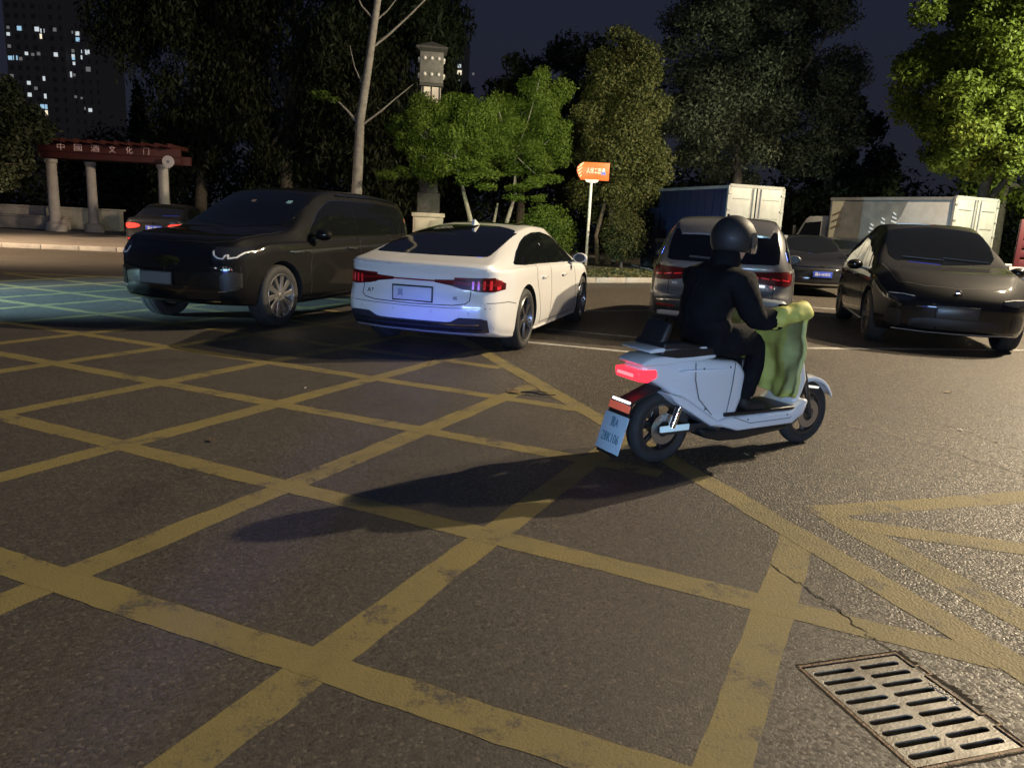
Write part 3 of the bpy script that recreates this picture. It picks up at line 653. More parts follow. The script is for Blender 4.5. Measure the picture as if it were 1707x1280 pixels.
def side_glass(c, us, lo, hi, sides='RL', split=None, trim=None, trimw=.02):
    for sd in sides:
        if trim:
            c.patch('window_trim', trim, sd, [us[0]-trimw*1.6]+us[1:-1]+[us[-1]+trimw*1.6], [lo[0]-.004]+[l-trimw for l in lo[1:-1]]+[lo[-1]-.008], [hi[0]+.004]+[h+trimw for h in hi[1:-1]]+[hi[-1]+.006], .003, 40, 5)
        pieces = [us[0]]+list(split or [])+[us[-1]]
        for a, b in zip(pieces[:-1], pieces[1:]):
            uu = np.linspace(a+(.018 if a != us[0] else 0), b-(.018 if b != us[-1] else 0), 16)
            c.patch('side_window', DARKGLASS, sd, list(uu), list(np.interp(uu, us, lo)), list(np.interp(uu, us, hi)), .007, 22, 6)

# ------------------------------------------------------------------ white fastback, seen from behind
WHITEPAINT = car_paint('white_car_paint', (.74, .74, .73), .4)
sp_white = dict(wb=2.93, rt=.352, fillet=.12, bowF=.30, bowR=.20, n=90,
    top=[(-1.10, .985), (-.95, 1.005), (-.6, 1.075), (-.2, 1.175), (.3, 1.295), (.8, 1.375), (1.35, 1.42), (1.8, 1.405), (2.1, 1.32), (2.45, 1.13), (2.72, .99), (3.0, .945), (3.4, .88), (3.65, .82), (3.8, .75), (3.86, .70)],
    belt=[(-1.10, .945), (-.6, .955), (0, .965), (.7, .96), (2.2, .925), (2.75, .905), (3.86, .66)],
    halfw=[(-1.10, .845), (-.85, .90), (-.4, .945), (0, .955), (.7, .945), (2.3, .94), (2.9, .95), (3.3, .93), (3.6, .88), (3.86, .80)],
    roofw=[(-1.10, .78), (-.6, .735), (0, .665), (.8, .60), (1.5, .585), (2.0, .60), (2.5, .69), (2.75, .76), (3.86, .64)],
    under=[(-1.10, .27), (-.8, .20), (0, .16), (2.9, .15), (3.86, .22)],
    rz=[(.15, .14), (.30, .05), (.46, .0), (.60, .01), (.70, .045), (.86, .05), (.97, .0), (1.3, 0)], fz=[(.15, -.1), (.4, 0), (.6, -.02), (.8, -.12), (1.0, -.12)])
hd = Vector((.30, .954)).normalized()
wc = Car(sp_white, 'parked_car', (-.77, 9.02, 0), hd, WHITEPAINT, 'white fastback saloon with a dark rear bumper insert, seen from behind', 'car', 'cars parked side by side')
wc.wheels(5, .262, mat('two_tone_alloy', (.24, .235, .23), .3, metal=.85), 'twin', .25)
wc.patch('rear_window', DARKGLASS, 'T', [-.665, -.655, -.60, -.3, 0, .3, .60, .655, .665], [-.56, -.61, -.64, -.685, -.70, -.685, -.64, -.61, -.56], [-.34, -.10, .60, .82, .87, .82, .60, -.10, -.30], .004, 30, 16)
wc.patch('windscreen', DARKGLASS, 'T', [-.66, -.60, 0, .60, .66], [2.28, 2.05, 2.0, 2.05, 2.28], [2.56, 2.66, 2.74, 2.66, 2.56], .004, 24, 8)
wc.patch('sunroof', DARKGLASS, 'T', [-.44, -.42, .42, .44], [1.15, 1.12, 1.12, 1.15], [1.9, 1.93, 1.93, 1.9], .003, 16, 8)
side_glass(wc, [-.30, 0, .35, .7, 1.1, 1.5, 1.85, 2.1, 2.42], [.985, .978, .975, .972, .965, .958, .952, .948, .945], [.995, 1.10, 1.195, 1.265, 1.312, 1.318, 1.27, 1.17, .965], split=[1.02], trim=CHROME, trimw=.012)
for sg in (-1, 1):
    u = [sg*v for v in (.895, .84, .70, .52, .42, .24)]
    wc.patch('tail_light', TAILDARK, 'B', u, [.735, .715, .712, .735, .765, .79], [.80, .862, .852, .835, .826, .818], .012, 30, 7)
    wc.patch('tail_light_bar', TAILRED, 'B', [sg*v for v in (.86, .70, .42, .26)], [.775, .77, .795, .802], [.80, .80, .815, .812], .016, 20, 3)
    for q in range(5):
        wc.patch('tail_light_bar', TAILGLOW, 'B', [sg*(.875-.055*q), sg*(.855-.055*q)], [.735, .735], [.835-.004*q, .835-.004*q], .017, 3, 5)
    sd = 'R' if sg < 0 else 'L'
    wc.patch('tail_light_side', TAILRED, sd, [-1.02, -.93, -.80, -.70], [.745, .755, .775, .80], [.85, .86, .84, .81], .008, 14, 5)
wc.patch('tail_light_strip', TAILRED, 'B', [-.24, 0, .24], [.797, .797, .797], [.812, .812, .812], .010, 14, 3)
wc.patch('spoiler_lip', WHITEPAINT, 'B', [-.78, -.5, 0, .5, .78], [.945, .955, .96, .955, .945], [.965, .980, .985, .980, .965], .03, 26, 4)
wc.strip('panel_gap', GAP, 'B', [(-.62, .72), (-.62, .62), (-.58, .585), (-.45, .565), (0, .555), (.45, .565), (.58, .585), (.62, .62), (.62, .72)], .009)
wc.strip('panel_gap', GAP, 'B', [(-.86, .545), (-.45, .535), (0, .53), (.45, .535), (.86, .545)], .006)
DIFF = mat('diffuser_plastic', (.03, .03, .045), .32, coat=.4)
wc.patch('bumper_grille', DIFF, 'B', [-.80, -.74, -.52, -.42, .42, .52, .74, .80], [.285, .265, .262, .262, .262, .262, .265, .285], [.42, .44, .44, .385, .385, .44, .44, .42], .008, 40, 6)
for z in (.30, .34): wc.patch('grille_slat', BLACKPLASTIC, 'B', [-.74, 0, .74], [z, z, z], [z+.014, z+.014, z+.014], .018, 24, 3)
wc.patch('bumper_trim', CHROME, 'B', [-.72, -.5, .5, .72], [.365, .352, .352, .365], [.377, .364, .364, .377], .016, 24, 3)
wc.patch('bumper_trim', LAMPTRIM, 'B', [-.78, 0, .78], [.243, .24, .243], [.258, .255, .258], .014, 24, 3)
wc.plate('B', 0, .66, .44, .14, PLATEWHITE, .02, '冀' + ' '*14, mat('plate_grey_lettering', (.10, .12, .22), .4), .085)
M_ = Matrix.Translation((0, 0, 0))
def rear_text(c, y, z, s_, size, m, name='badge', off=.006):
    p = c.cast('B', y, z)[0]; Mx = Matrix.Translation((p.x-off, y, z)) @ Matrix.Rotation(R(-90), 4, 'Z') @ Matrix.Rotation(R(90), 4, 'X')
    return put_text(name, s_, size, m, c.root, Mx, .003)
def front_text(c, y, z, s_, size, m, name='badge', off=.006):
    p = c.cast('F', y, z)[0]; Mx = Matrix.Translation((p.x+off, y, z)) @ Matrix.Rotation(R(90), 4, 'Z') @ Matrix.Rotation(R(90), 4, 'X')
    return put_text(name, s_, size, m, c.root, Mx, .003)
rear_text(wc, .52, .655, 'A7', .065, DARKTXT)
rear_text(wc, -.47, .635, '45', .05, DARKTXT)
# side details
for sd, sg in (('R', -1), ('L', 1)):
    wc.strip('panel_gap', GAP, sd, [(.42, .955), (.40, .80), (.52, .55), (.60, .36), (.60, .24)], .008)
    wc.strip('panel_gap', GAP, sd, [(1.05, .95), (1.08, .6), (1.06, .24)], .008)
    wc.strip('panel_gap', GAP, sd, [(2.30, .93), (2.42, .65), (2.36, .24)], .008)
    wc.strip('panel_gap', GAP, sd, [(.60, .25), (2.36, .25)], .007)
    wc.strip('panel_gap', GAP, sd, [(-.98, .60), (-.60, .60), (-.42, .57)], .007)
    wc.handle(.72, .80, sg, WHITEPAINT); wc.handle(1.72, .785, sg, WHITEPAINT)
    wc.mirror(2.22, .93, sg, WHITEPAINT)
    wc.patch('sill_trim', LAMPTRIM, sd, [.42, 1.5, 2.5], [.185, .18, .185], [.20, .195, .20], .01, 20, 3)
    wc.patch('headlight', HEADLAMP, sd, [3.2, 3.4, 3.6], [.70, .68, .66], [.74, .76, .72], .006, 10, 4)
b = MB(); b.prism([(.62, 1.375), (.84, 1.385), (.68, 1.445), (.645, 1.45)], -.018, .018, 'Y'); b.build('antenna', WHITEPAINT, wc.root, bevel=.006)

# ------------------------------------------------------------------ big black SUV, nose towards the camera
BLACKPAINT = car_paint('black_car_paint', (.0060, .0058, .0055), .6); BLACKPAINT.node_tree.nodes['Principled BSDF'].inputs['Specular IOR Level'].default_value = .08
sp_suv = dict(wb=3.0, rt=.388, fillet=.13, bowF=.26, bowR=.14, n=90,
    top=[(-1.08, 1.15), (-1.04, 1.28), (-.92, 1.56), (-.7, 1.685), (-.2, 1.735), (.6, 1.775), (1.25, 1.775), (1.65, 1.73), (2.0, 1.58), (2.4, 1.34), (2.62, 1.22), (2.8, 1.18), (3.3, 1.145), (3.65, 1.115), (3.84, 1.065), (3.92, .985)],
    belt=[(-1.08, 1.08), (0, 1.115), (1.5, 1.085), (2.6, 1.06), (3.2, 1.045), (3.92, .94)],
    halfw=[(-1.08, .87), (-.7, .955), (-.2, .985), (2.9, .985), (3.3, .965), (3.62, .93), (3.92, .85)],
    roofw=[(-1.08, .72), (-.7, .715), (.5, .71), (1.5, .70), (2.0, .725), (2.6, .83), (3.92, .76)],
    under=[(-1.08, .42), (-.7, .27), (2.9, .25), (3.92, .30)],
    fz=[(.25, -.10), (.45, -.01), (.7, .01), (.9, -.02), (1.05, -.08), (1.2, -.1)], rz=[(.3, .08), (.5, 0), (.9, .02), (1.3, 0)])
su = Car(sp_suv, 'parked_car', (-2.98, 12.72, 0), (-.30, -.954), BLACKPAINT, 'large black SUV with bright twisted-spoke wheels, nose towards the yellow grid', 'car', 'cars parked side by side')
su.wheels(10, .275, ALLOY, 'blade', .26)
su.patch('windscreen', DARKGLASS, 'T', [-.72, -.66, 0, .66, .72], [2.0, 1.86, 1.76, 1.86, 2.0], [2.36, 2.52, 2.66, 2.52, 2.36], .004, 24, 10)
side_glass(su, [-.82, -.72, -.2, .5, 1.2, 1.55, 1.9, 2.3], [1.16, 1.155, 1.15, 1.14, 1.13, 1.125, 1.12, 1.115], [1.40, 1.52, 1.585, 1.61, 1.615, 1.60, 1.45, 1.145], split=[-.12, .98], trim=CHROME, trimw=.013)
su.patch('grille', mat('gloss_black_grille', (.006, .006, .006), .06, coat=1), 'F', [-.60, -.56, 0, .56, .60], [.74, .70, .685, .70, .74], [.97, .995, 1.005, .995, .97], .010, 30, 7)
for z in (.735, .765, .795):
    su.patch('grille_slat', BLACKPAINT, 'F', [-.54, 0, .54], [z-.006, z-.01, z-.006], [z+.010, z+.006, z+.010], .022, 20, 3)
su.patch('lower_grille', MATS['gloss_black_grille'], 'F', [-.66, -.5, 0, .5, .66], [.39, .375, .37, .375, .39], [.50, .525, .53, .525, .50], .006, 24, 5)
su.patch('bumper_trim', CHROME, 'F', [-.66, -.5, 0, .5, .66], [.335, .328, .325, .328, .335], [.362, .355, .352, .355, .362], .022, 30, 3)
for sg in (-1, 1):
    u = [sg*v for v in (.60, .66, .74, .82, .89)]
    su.patch('headlight', HEADLAMP, 'F', u, [.84, .82, .83, .85, .88], [.99, .995, .995, .995, .99], .012, 22, 6)
    su.strip('headlight_strip', LAMPTRIM, 'F', [(sg*.60, .945), (sg*.62, .895), (sg*.66, .865), (sg*.715, .86), (sg*.735, .90), (sg*.755, .905), (sg*.765, .865), (sg*.83, .88), (sg*.865, .935), (sg*.90, .955)], .016, .016)
    su.patch('air_intake', BLACKPLASTIC, 'F', [sg*v for v in (.68, .74, .82, .87)], [.50, .48, .49, .53], [.66, .70, .71, .69], .005, 14, 5)
    su.strip('bumper_trim', CHROME, 'F', [(sg*.66, .47), (sg*.76, .485), (sg*.85, .53)], .012, .012)
su.plate('F', -.12, .60, .44, .14, PLATEGREEN, .024)
for sd, sg in (('R', -1), ('L', 1)):
    su.strip('panel_gap', GAP, sd, [(.0, 1.12), (.02, .75), (.12, .55), (.35, .32)], .009)
    su.strip('panel_gap', GAP, sd, [(1.0, 1.11), (1.02, .7), (1.0, .32)], .009)
    su.strip('panel_gap', GAP, sd, [(2.22, 1.09), (2.36, .75), (2.34, .32)], .009)
    su.patch('sill_trim', CHROME, sd, [.45, 1.5, 2.5], [.305, .30, .305], [.328, .323, .328], .012, 20, 3)
    su.handle(.28, .97, sg, CHROME, .22); su.handle(1.26, .955, sg, CHROME, .22)
    su.mirror(2.18, 1.09, sg, BLACKPAINT, 1.15)
    su.strip('roof_rail', CHROME, sd, [(-.6, 1.64), (.3, 1.69), (1.3, 1.69)], .018, .03)
    su.patch('side_vent', CHROME, sd, [2.50, 2.66, 2.80], [.90, .905, .93], [.935, .945, .945], .008, 10, 3)
su.strip('panel_gap', GAP, 'T', [(-.80, 2.75), (-.80, 3.3), (-.74, 3.62), (-.5, 3.74), (0, 3.80), (.5, 3.74), (.74, 3.62), (.80, 3.3), (.80, 2.75)], .009)
b = MB(); b.box((1.72, .0, 1.56), (.06, .12, .05)); b.build('rear_view_mirror', BLACKPLASTIC, su.root, bevel=.01)

# ------------------------------------------------------------------ grey SUV, tail towards the camera
GREYPAINT = car_paint('grey_car_paint', (.135, .135, .14), .4, .35)
sp_g = dict(wb=2.85, rt=.365, fillet=.13, bowF=.2, bowR=.16, n=84,
    top=[(-.95, 1.00), (-.90, 1.10), (-.75, 1.36), (-.55, 1.54), (-.25, 1.605), (.5, 1.66), (1.1, 1.655), (1.55, 1.58), (2.0, 1.36), (2.45, 1.10), (2.75, 1.05), (3.3, .98), (3.65, .90), (3.75, .8)],
    belt=[(-.95, .96), (-.4, 1.02), (.5, 1.02), (2.4, .98), (3.75, .76)],
    halfw=[(-.95, .84), (-.6, .92), (-.1, .955), (2.8, .955), (3.3, .92), (3.75, .80)],
    roofw=[(-.95, .70), (-.6, .675), (.4, .66), (1.4, .65), (2.0, .70), (2.5, .80), (3.75, .68)],
    under=[(-.95, .36), (-.6, .24), (2.8, .22), (3.75, .28)],
    rz=[(.2, .10), (.42, .0), (.62, .0), (.72, .05), (.90, .06), (1.02, .02), (1.4, 0)], fz=[(.2, -.08), (.6, 0), (1, -.08)])
gc = Car(sp_g, 'parked_car', (2.87, 10.72, 0), (.28, .96), GREYPAINT, 'silver grey SUV parked tail outwards behind the scooter rider', 'car', 'cars parked side by side')
gc.wheels(5, .262, DARKALLOY, 'twin', .24)
gc.patch('rear_window', DARKGLASS, 'B', [-.70, -.64, 0, .64, .70], [1.08, 1.06, 1.05, 1.06, 1.08], [1.22, 1.47, 1.515, 1.47, 1.22], .006, 30, 12)
gc.patch('roof_spoiler', GREYPAINT, 'T', [-.60, -.55, 0, .55, .60], [-.60, -.69, -.74, -.69, -.60], [-.40, -.38, -.37, -.38, -.40], .03, 22, 5)
side_glass(gc, [-.62, -.5, 0, .6, 1.2, 1.6, 2.15], [1.12, 1.09, 1.075, 1.065, 1.055, 1.045, 1.03], [1.22, 1.36, 1.45, 1.495, 1.49, 1.42, 1.05], split=[.1, 1.05], trim=CHROME, trimw=.012)
for sg in (-1, 1):
    gc.patch('tail_light', TAILDARK, 'B', [sg*v for v in (.885, .82, .65, .45, .30)], [.82, .795, .80, .83, .85], [.96, .985, .975, .965, .955], .012, 26, 7)
    gc.patch('tail_light_side', TAILRED, 'R' if sg < 0 else 'L', [-.87, -.78, -.62], [.83, .84, .88], [.965, .965, .93], .008, 10, 5)
    for q in range(4): gc.patch('tail_light_bar', TAILGLOW, 'B', [sg*(.86-.13*q), sg*(.76-.13*q)], [.855+.01*q, .87+.01*q], [.87+.01*q, .885+.01*q], .017, 5, 3)
    gc.patch('rear_reflector', TAILRED, 'B', [sg*.80, sg*.56], [.46, .455], [.485, .48], .012, 8, 3)
    gc.mirror(1.98, 1.0, sg, GREYPAINT)
    gc.handle(.45, .90, sg, GREYPAINT); gc.handle(1.35, .89, sg, GREYPAINT)
gc.patch('tail_light_strip', TAILDARK, 'B', [-.30, 0, .30], [.885, .89, .885], [.95, .955, .95], .010, 16, 3)
gc.patch('bumper_cladding', BLACKPLASTIC, 'B', [-.84, -.75, -.45, .45, .75, .84], [.31, .29, .28, .28, .29, .31], [.56, .58, .61, .61, .58, .56], .006, 34, 6)
gc.patch('bumper_trim', CHROME, 'B', [-.80, -.6, 0, .6, .80], [.525, .54, .545, .54, .525], [.54, .555, .56, .555, .54], .016, 24, 3)
for sg in (-1, 1): gc.patch('exhaust_trim', LAMPTRIM, 'B', [sg*.78, sg*.72, sg*.48, sg*.44], [.335, .32, .32, .335], [.385, .40, .40, .385], .014, 14, 4)
gc.plate('B', 0, .70, .44, .14, PLATEWHITE, .02)
rear_text(gc, .58, .765, '400', .05, LAMPTRIM)
gc.strip('panel_gap', GAP, 'B', [(-.66, .90), (-.66, .64), (-.60, .615), (.60, .615), (.66, .64), (.66, .90)], .009)
b = MB(); b.prism([(-.12, 1.60), (.10, 1.625), (-.06, 1.69), (-.10, 1.69)], -.018, .018, 'Y'); b.build('antenna', BLACKPLASTIC, gc.root, bevel=.006)
b = MB(); b.bar((-.90, .0, 1.10), (-.86, .42, 1.12), .02, .025); b.build('rear_wiper', BLACKPLASTIC, gc.root)

# ------------------------------------------------------------------ black SUV on the right, nose towards the camera
sp_b = dict(wb=2.95, rt=.372, fillet=.16, bowF=.34, bowR=.2, n=90,
    top=[(-.95, 1.02), (-.85, 1.12), (-.35, 1.40), (.2, 1.56), (.9, 1.65), (1.4, 1.645), (1.8, 1.55), (2.25, 1.32), (2.62, 1.12), (2.85, 1.06), (3.3, 1.01), (3.62, .93), (3.8, .84), (3.88, .76)],
    belt=[(-.95, .98), (0, 1.0), (1.5, .985), (2.6, .97), (3.3, .93), (3.88, .72)],
    halfw=[(-.95, .84), (-.5, .93), (0, .965), (2.9, .965), (3.3, .94), (3.6, .90), (3.88, .80)],
    roofw=[(-.95, .70), (0, .66), (.9, .65), (1.4, .65), (1.9, .685), (2.6, .82), (3.88, .66)],
    under=[(-.95, .34), (-.5, .23), (2.9, .21), (3.88, .24)],
    fz=[(.2, -.08), (.38, .0), (.6, .01), (.8, -.05), (1.0, -.14)], rz=[(.2, .08), (.5, 0), (1, .03)])
sp_b['halfw'] = [(x, w*1.035) for x, w in sp_b['halfw']]
for k_ in ('top', 'belt'): sp_b[k_] = [(x, z*1.045) for x, z in sp_b[k_]]
bc = Car(sp_b, 'parked_car', (6.86, 13.70, 0), (-.27, -.963), BLACKPAINT, 'black SUV with a smooth closed nose and big windscreen, rightmost of the parked row', 'car', 'cars parked side by side')
bc.wheels(10, .27, DARKALLOY, 'blade', .25)
bc.patch('windscreen', DARKGLASS, 'T', [-.70, -.62, 0, .62, .70], [2.0, 1.78, 1.66, 1.78, 2.0], [2.46, 2.62, 2.76, 2.62, 2.46], .004, 26, 12)
bc.patch('sunroof', DARKGLASS, 'T', [-.46, 0, .46], [.3, .3, .3], [1.45, 1.5, 1.45], .003, 16, 8)
side_glass(bc, [-.5, -.2, .4, 1.0, 1.5, 1.85, 2.36], [1.06, 1.045, 1.035, 1.03, 1.025, 1.02, 1.015], [1.12, 1.28, 1.42, 1.49, 1.485, 1.40, 1.035], split=[.95], trim=mat('dark_chrome', (.25, .25, .25), .2, metal=1), trimw=.013)
for sg in (-1, 1):
    bc.patch('headlight', HEADLAMP, 'F', [sg*v for v in (.52, .60, .72, .84)], [.70, .67, .66, .69], [.735, .745, .75, .745], .010, 20, 5)
    bc.strip('headlight_strip', LAMPTRIM, 'F', [(sg*.53, .735), (sg*.66, .752), (sg*.82, .752)], .008, .014)
    bc.patch('air_intake', BLACKPLASTIC, 'F', [sg*v for v in (.66, .70, .80, .84)], [.33, .31, .33, .38], [.50, .55, .55, .50], .005, 14, 5)
    bc.mirror(2.22, 1.0, sg, BLACKPAINT, 1.1)
    bc.handle(.62, .90, sg, BLACKPAINT); bc.handle(1.58, .885, sg, BLACKPAINT)
    sd = 'R' if sg < 0 else 'L'
    bc.strip('panel_gap', GAP, sd, [(.35, 1.03), (.34, .8), (.48, .5), (.52, .3)], .008)
    bc.strip('panel_gap', GAP, sd, [(1.22, 1.02), (1.22, .6), (1.2, .3)], .008)
    bc.strip('panel_gap', GAP, sd, [(2.38, 1.0), (2.42, .6), (2.36, .3)], .008)
    bc.patch('sill_trim', LAMPTRIM, sd, [.45, 1.5, 2.45], [.26, .255, .26], [.275, .27, .275], .01, 20, 3)
bc.patch('lower_grille', BLACKPLASTIC, 'F', [-.56, -.45, .45, .56], [.33, .315, .315, .33], [.43, .46, .46, .43], .006, 24, 5)
bc.patch('bumper_trim', LAMPTRIM, 'F', [-.74, -.4, 0, .4, .74], [.268, .258, .255, .258, .268], [.284, .274, .271, .274, .284], .016, 30, 3)
bc.plate('F', -.02, .55, .48, .14, mat('dark_plate', (.03, .035, .035), .3), .02)
p = bc.cast('F', -.02, .80)[0]; b = MB(); b.lathe([(0, .012), (.03, .012), (.042, .006), (.045, 0)], 20, 'X', c=(p.x-.003, -.02, .80)); b.build('badge', CHROME, bc.root, smooth=True)
bc.strip('panel_gap', GAP, 'T', [(-.82, 2.75), (-.80, 3.2), (-.70, 3.52), (-.4, 3.68), (0, 3.74), (.4, 3.68), (.70, 3.52), (.80, 3.2), (.82, 2.75)], .009)
b = MB(); b.box((1.55, 0, 1.585), (.10, .22, .05)); b.build('roof_sensor', BLACKPLASTIC, bc.root, bevel=.015)
b = MB(); b.prism([(.0, 1.56), (.2, 1.58), (.06, 1.66)], -.018, .018, 'Y'); b.build('antenna', BLACKPLASTIC, bc.root, bevel=.006)

# ------------------------------------------------------------------ plain saloons further back
sp_s = dict(wb=2.72, rt=.325, fillet=.12, bowF=.24, bowR=.14, n=56,
    top=[(-1.02, .98), (-.9, 1.03), (-.5, 1.07), (-.2, 1.16), (.25, 1.34), (.8, 1.455), (1.3, 1.47), (1.7, 1.42), (2.1, 1.22), (2.45, 1.02), (2.7, .97), (3.2, .90), (3.55, .82), (3.7, .72)],
    belt=[(-1.02, .94), (0, .96), (1.5, .93), (2.5, .90), (3.7, .68)],
    halfw=[(-1.02, .80), (-.6, .88), (0, .905), (2.7, .905), (3.2, .87), (3.7, .74)],
    roofw=[(-1.02, .70), (-.4, .64), (.6, .58), (1.4, .58), (2.0, .64), (2.5, .76), (3.7, .60)],
    under=[(-1.02, .32), (-.6, .20), (2.7, .18), (3.7, .24)],
    rz=[(.2, .08), (.4, 0), (.7, .03), (1, 0)], fz=[(.2, -.08), (.4, 0), (.7, -.03), (1, -.1)])
DARKPAINT = car_paint('dark_blue_black_paint', (.010, .011, .014), .5); DARKPAINT.node_tree.nodes['Principled BSDF'].inputs['Specular IOR Level'].default_value = .15
def saloon(loc, heading, paint, label, group):
    c = Car(sp_s, 'parked_car', loc, heading, paint, label, 'car', group)
    c.wheels(5, .22, ALLOY, 'plain', .21)
    c.patch('rear_window', DARKGLASS, 'T', [-.56, 0, .56], [-.30, -.40, -.30], [.42, .5, .42], .004, 16, 8)
    c.patch('windscreen', DARKGLASS, 'T', [-.62, 0, .62], [1.85, 1.66, 1.85], [2.3, 2.46, 2.3], .004, 16, 8)
    side_glass(c, [-.2, .2, .7, 1.2, 1.7, 2.2], [1.0, .99, .985, .975, .965, .955], [1.03, 1.2, 1.325, 1.345, 1.26, .975], split=[.9], trim=CHROME, trimw=.012)
    for sg in (-1, 1):
        c.mirror(2.0, .92, sg); c.handle(.6, .83, sg, CHROME)
        c.patch('headlight', HEADLAMP, 'F', [sg*v for v in (.40, .6, .74)], [.62, .61, .63], [.69, .72, .73], .008, 12, 4)
    return c
lc = saloon((-10.78, 23.3, 0), (-.18, .984), DARKPAINT, 'dark saloon with red tail lamps glowing, behind the large black SUV', 'cars parked further back')
for sg in (-1, 1):
    lc.patch('tail_light', TAILLIT, 'B', [sg*v for v in (.80, .70, .45, .38)], [.76, .72, .76, .80], [.86, .89, .87, .83], .012, 12, 5)
    lc.patch('rear_reflector', TAILGLOW, 'B', [sg*.76, sg*.58], [.42, .42], [.455, .455], .012, 6, 3)
lc.plate('B', 0, .75, .44, .14, PLATEBLUE, .02, '冀A·28215', WHITETXT, .095)
p = lc.cast('B', 0, .9)[0]; b = MB(); b.bar((p.x-.01, -.07, .885), (p.x-.01, 0, .925), .02); b.bar((p.x-.01, 0, .925), (p.x-.01, .07, .885), .02); b.build('badge', CHROME, lc.root)
mc = saloon((7.93, 22.1, 0), (-.16, -.987), DARKPAINT, 'dark saloon with a blue number plate, between the silver SUV and the black SUV', 'cars parked further back')
mc.plate('F', 0, .55, .44, .14, PLATEBLUE, .02, '冀A·6K832', WHITETXT, .095)
mc.patch('grille_trim', CHROME, 'F', [-.62, 0, .62], [.71, .715, .71], [.735, .74, .735], .014, 20, 3)
p = mc.cast('F', 0, .73)[0]; b = MB(); b.bar((p.x+.012, -.07, .71), (p.x+.012, .07, .755), .02); b.bar((p.x+.012, -.07, .755), (p.x+.012, .07, .71), .02); b.build('badge', CHROME, mc.root)
mc.patch('bumper_trim', CHROME, 'F', [-.7, 0, .7], [.30, .30, .30], [.318, .318, .318], .012, 16, 3)
dc = copy_tree(lc.root); dc.location = (10.4, 24.6, 0); dc.rotation_euler = (0, 0, R(65)); dc['label'] = 'dark saloon seen between the saloon with a blue plate and the white truck cab'
for ch in list(dc.children):
    if ch.name.startswith(('number_plate', 'tail_light', 'rear_reflector', 'badge')):
        for g in list(ch.children): bpy.data.objects.remove(g)
        bpy.data.objects.remove(ch)
SILVER = car_paint('silver_car_paint', (.45, .46, .48), .3, .5)
sc_ = copy_tree(dc); sc_.location = (13.6, 17.6, 0); sc_.rotation_euler = (0, 0, R(-112)); sc_['label'] = 'pale silver saloon in front of the red truck tail'
for ch in sc_.children:
    if ch.name.startswith('body'): ch.data = ch.data.copy(); ch.data.materials[0] = SILVER

# wipers
for c, zx in ((bc, 2.60),):
    for y0, y1 in ((.60, .02), (.02, -.52)):
        a_, b_ = c.cast('T', y0, zx)[0], c.cast('T', y1, zx-.06)[0]; w_ = MB(); w_.bar(a_+Vector((0, 0, .02)), b_+Vector((0, 0, .022)), .014, .012); w_.build('wiper', BLACKPLASTIC, c.root)
for q_ in (.62, .22, -.22, -.62):
    p = wc.cast('B', q_, .49)[0]; w_ = MB(); w_.lathe([(.014, 0), (.012, -.004), (0, -.004)], 12, 'X', c=(p.x-.002, q_, .49)); w_.build('parking_sensor', LAMPTRIM, wc.root)
STK = mat('sticker_pale', (.25, .45, .48), .5)
su.patch('windscreen_sticker', STK, 'T', [.40, .47], [2.00, 2.00], [2.07, 2.07], .006, 3, 3)
su.patch('windscreen_sticker', mat('sticker_brown', (.16, .10, .07), .5), 'T', [-.16, -.10], [2.02, 2.02], [2.07, 2.07], .006, 3, 3)
# ================================================================== electric scooter and its rider
SCW = car_paint('scooter_white', (.66, .70, .72), .35)
CLOTH = grime(mat('black_cloth', (.0045, .005, .006), .9, spec=.15), (.010, .010, .012), 14, .6, bump=.5, bscale=50)
SKIN = mat('skin', (.36, .22, .16), .55)
APRON = grime(mat('apron_fabric', (.46, .46, .09), .7), (.52, .50, .12), 5, .8, bump=.5, bscale=16)
APRON2 = grime(mat('apron_lining', (.50, .51, .18), .75), (.40, .44, .16), 5, .8, bump=.5, bscale=16)
SC = empty('scooter', (.93, 4.62, 0), math.atan2(.486, .874)); tag(SC, 'white electric scooter with a pale number plate and lit red tail lamp', 'scooter')
def fair(name, poly, w0, m, parent=SC, bev=.03, seg=3, taper=None):
    b = MB(); b.prism(poly, -w0, w0, 'Y'); me = b.build(name, m, bevel=bev, seg=seg, mesh_only=True)
    if taper:
        for v in me.vertices: v.co.y *= taper(v.co.x, v.co.z)
    return link(name, me, parent)
# wheels
def sc_wheel(x, r, w):
    tb = MB(); n = 14; prof = [(r-.045+.045*math.sin(a), w/2*math.cos(a)) for a in np.linspace(0, math.pi, n)]+[(r-.075, -w/2*.7), (r-.075, w/2*.7)]
    tb.lathe(prof, 40, 'Y', close=True); rb = MB(); rb.lathe([(r-.07, -w*.36), (r-.088, -w*.36), (r-.095, 0), (r-.088, w*.36), (r-.07, w*.36)], 40, 'Y', close=True); rb.lathe([(0, -.05), (.055, -.05), (.055, .05), (0, .05)], 20, 'Y')
    o = rb.build('wheel', DARKALLOY, SC, smooth=True); o.location = (x, 0, r); t = tb.build('tyre', RUBBER, o, smooth=True)
    sb = MB(); sb.bar((.04, 0, 0), (r-.085, 0, 0), .026, .03); sm = sb.build('spoke', ALLOY if x > 1 else DARKALLOY, bevel=.006, mesh_only=True)
    for i in range(6): s = link('spoke', sm, o); s.rotation_euler = (0, 2*math.pi*i/6+.3, 0)
    d = MB(); d.lathe([(.05, -.058), (.10, -.058), (.10, -.062), (.05, -.062)], 24, 'Y', close=True); d.build('brake_disc', ALLOY, o, smooth=True)
sc_wheel(0, .232, .105); sc_wheel(1.30, .228, .095)
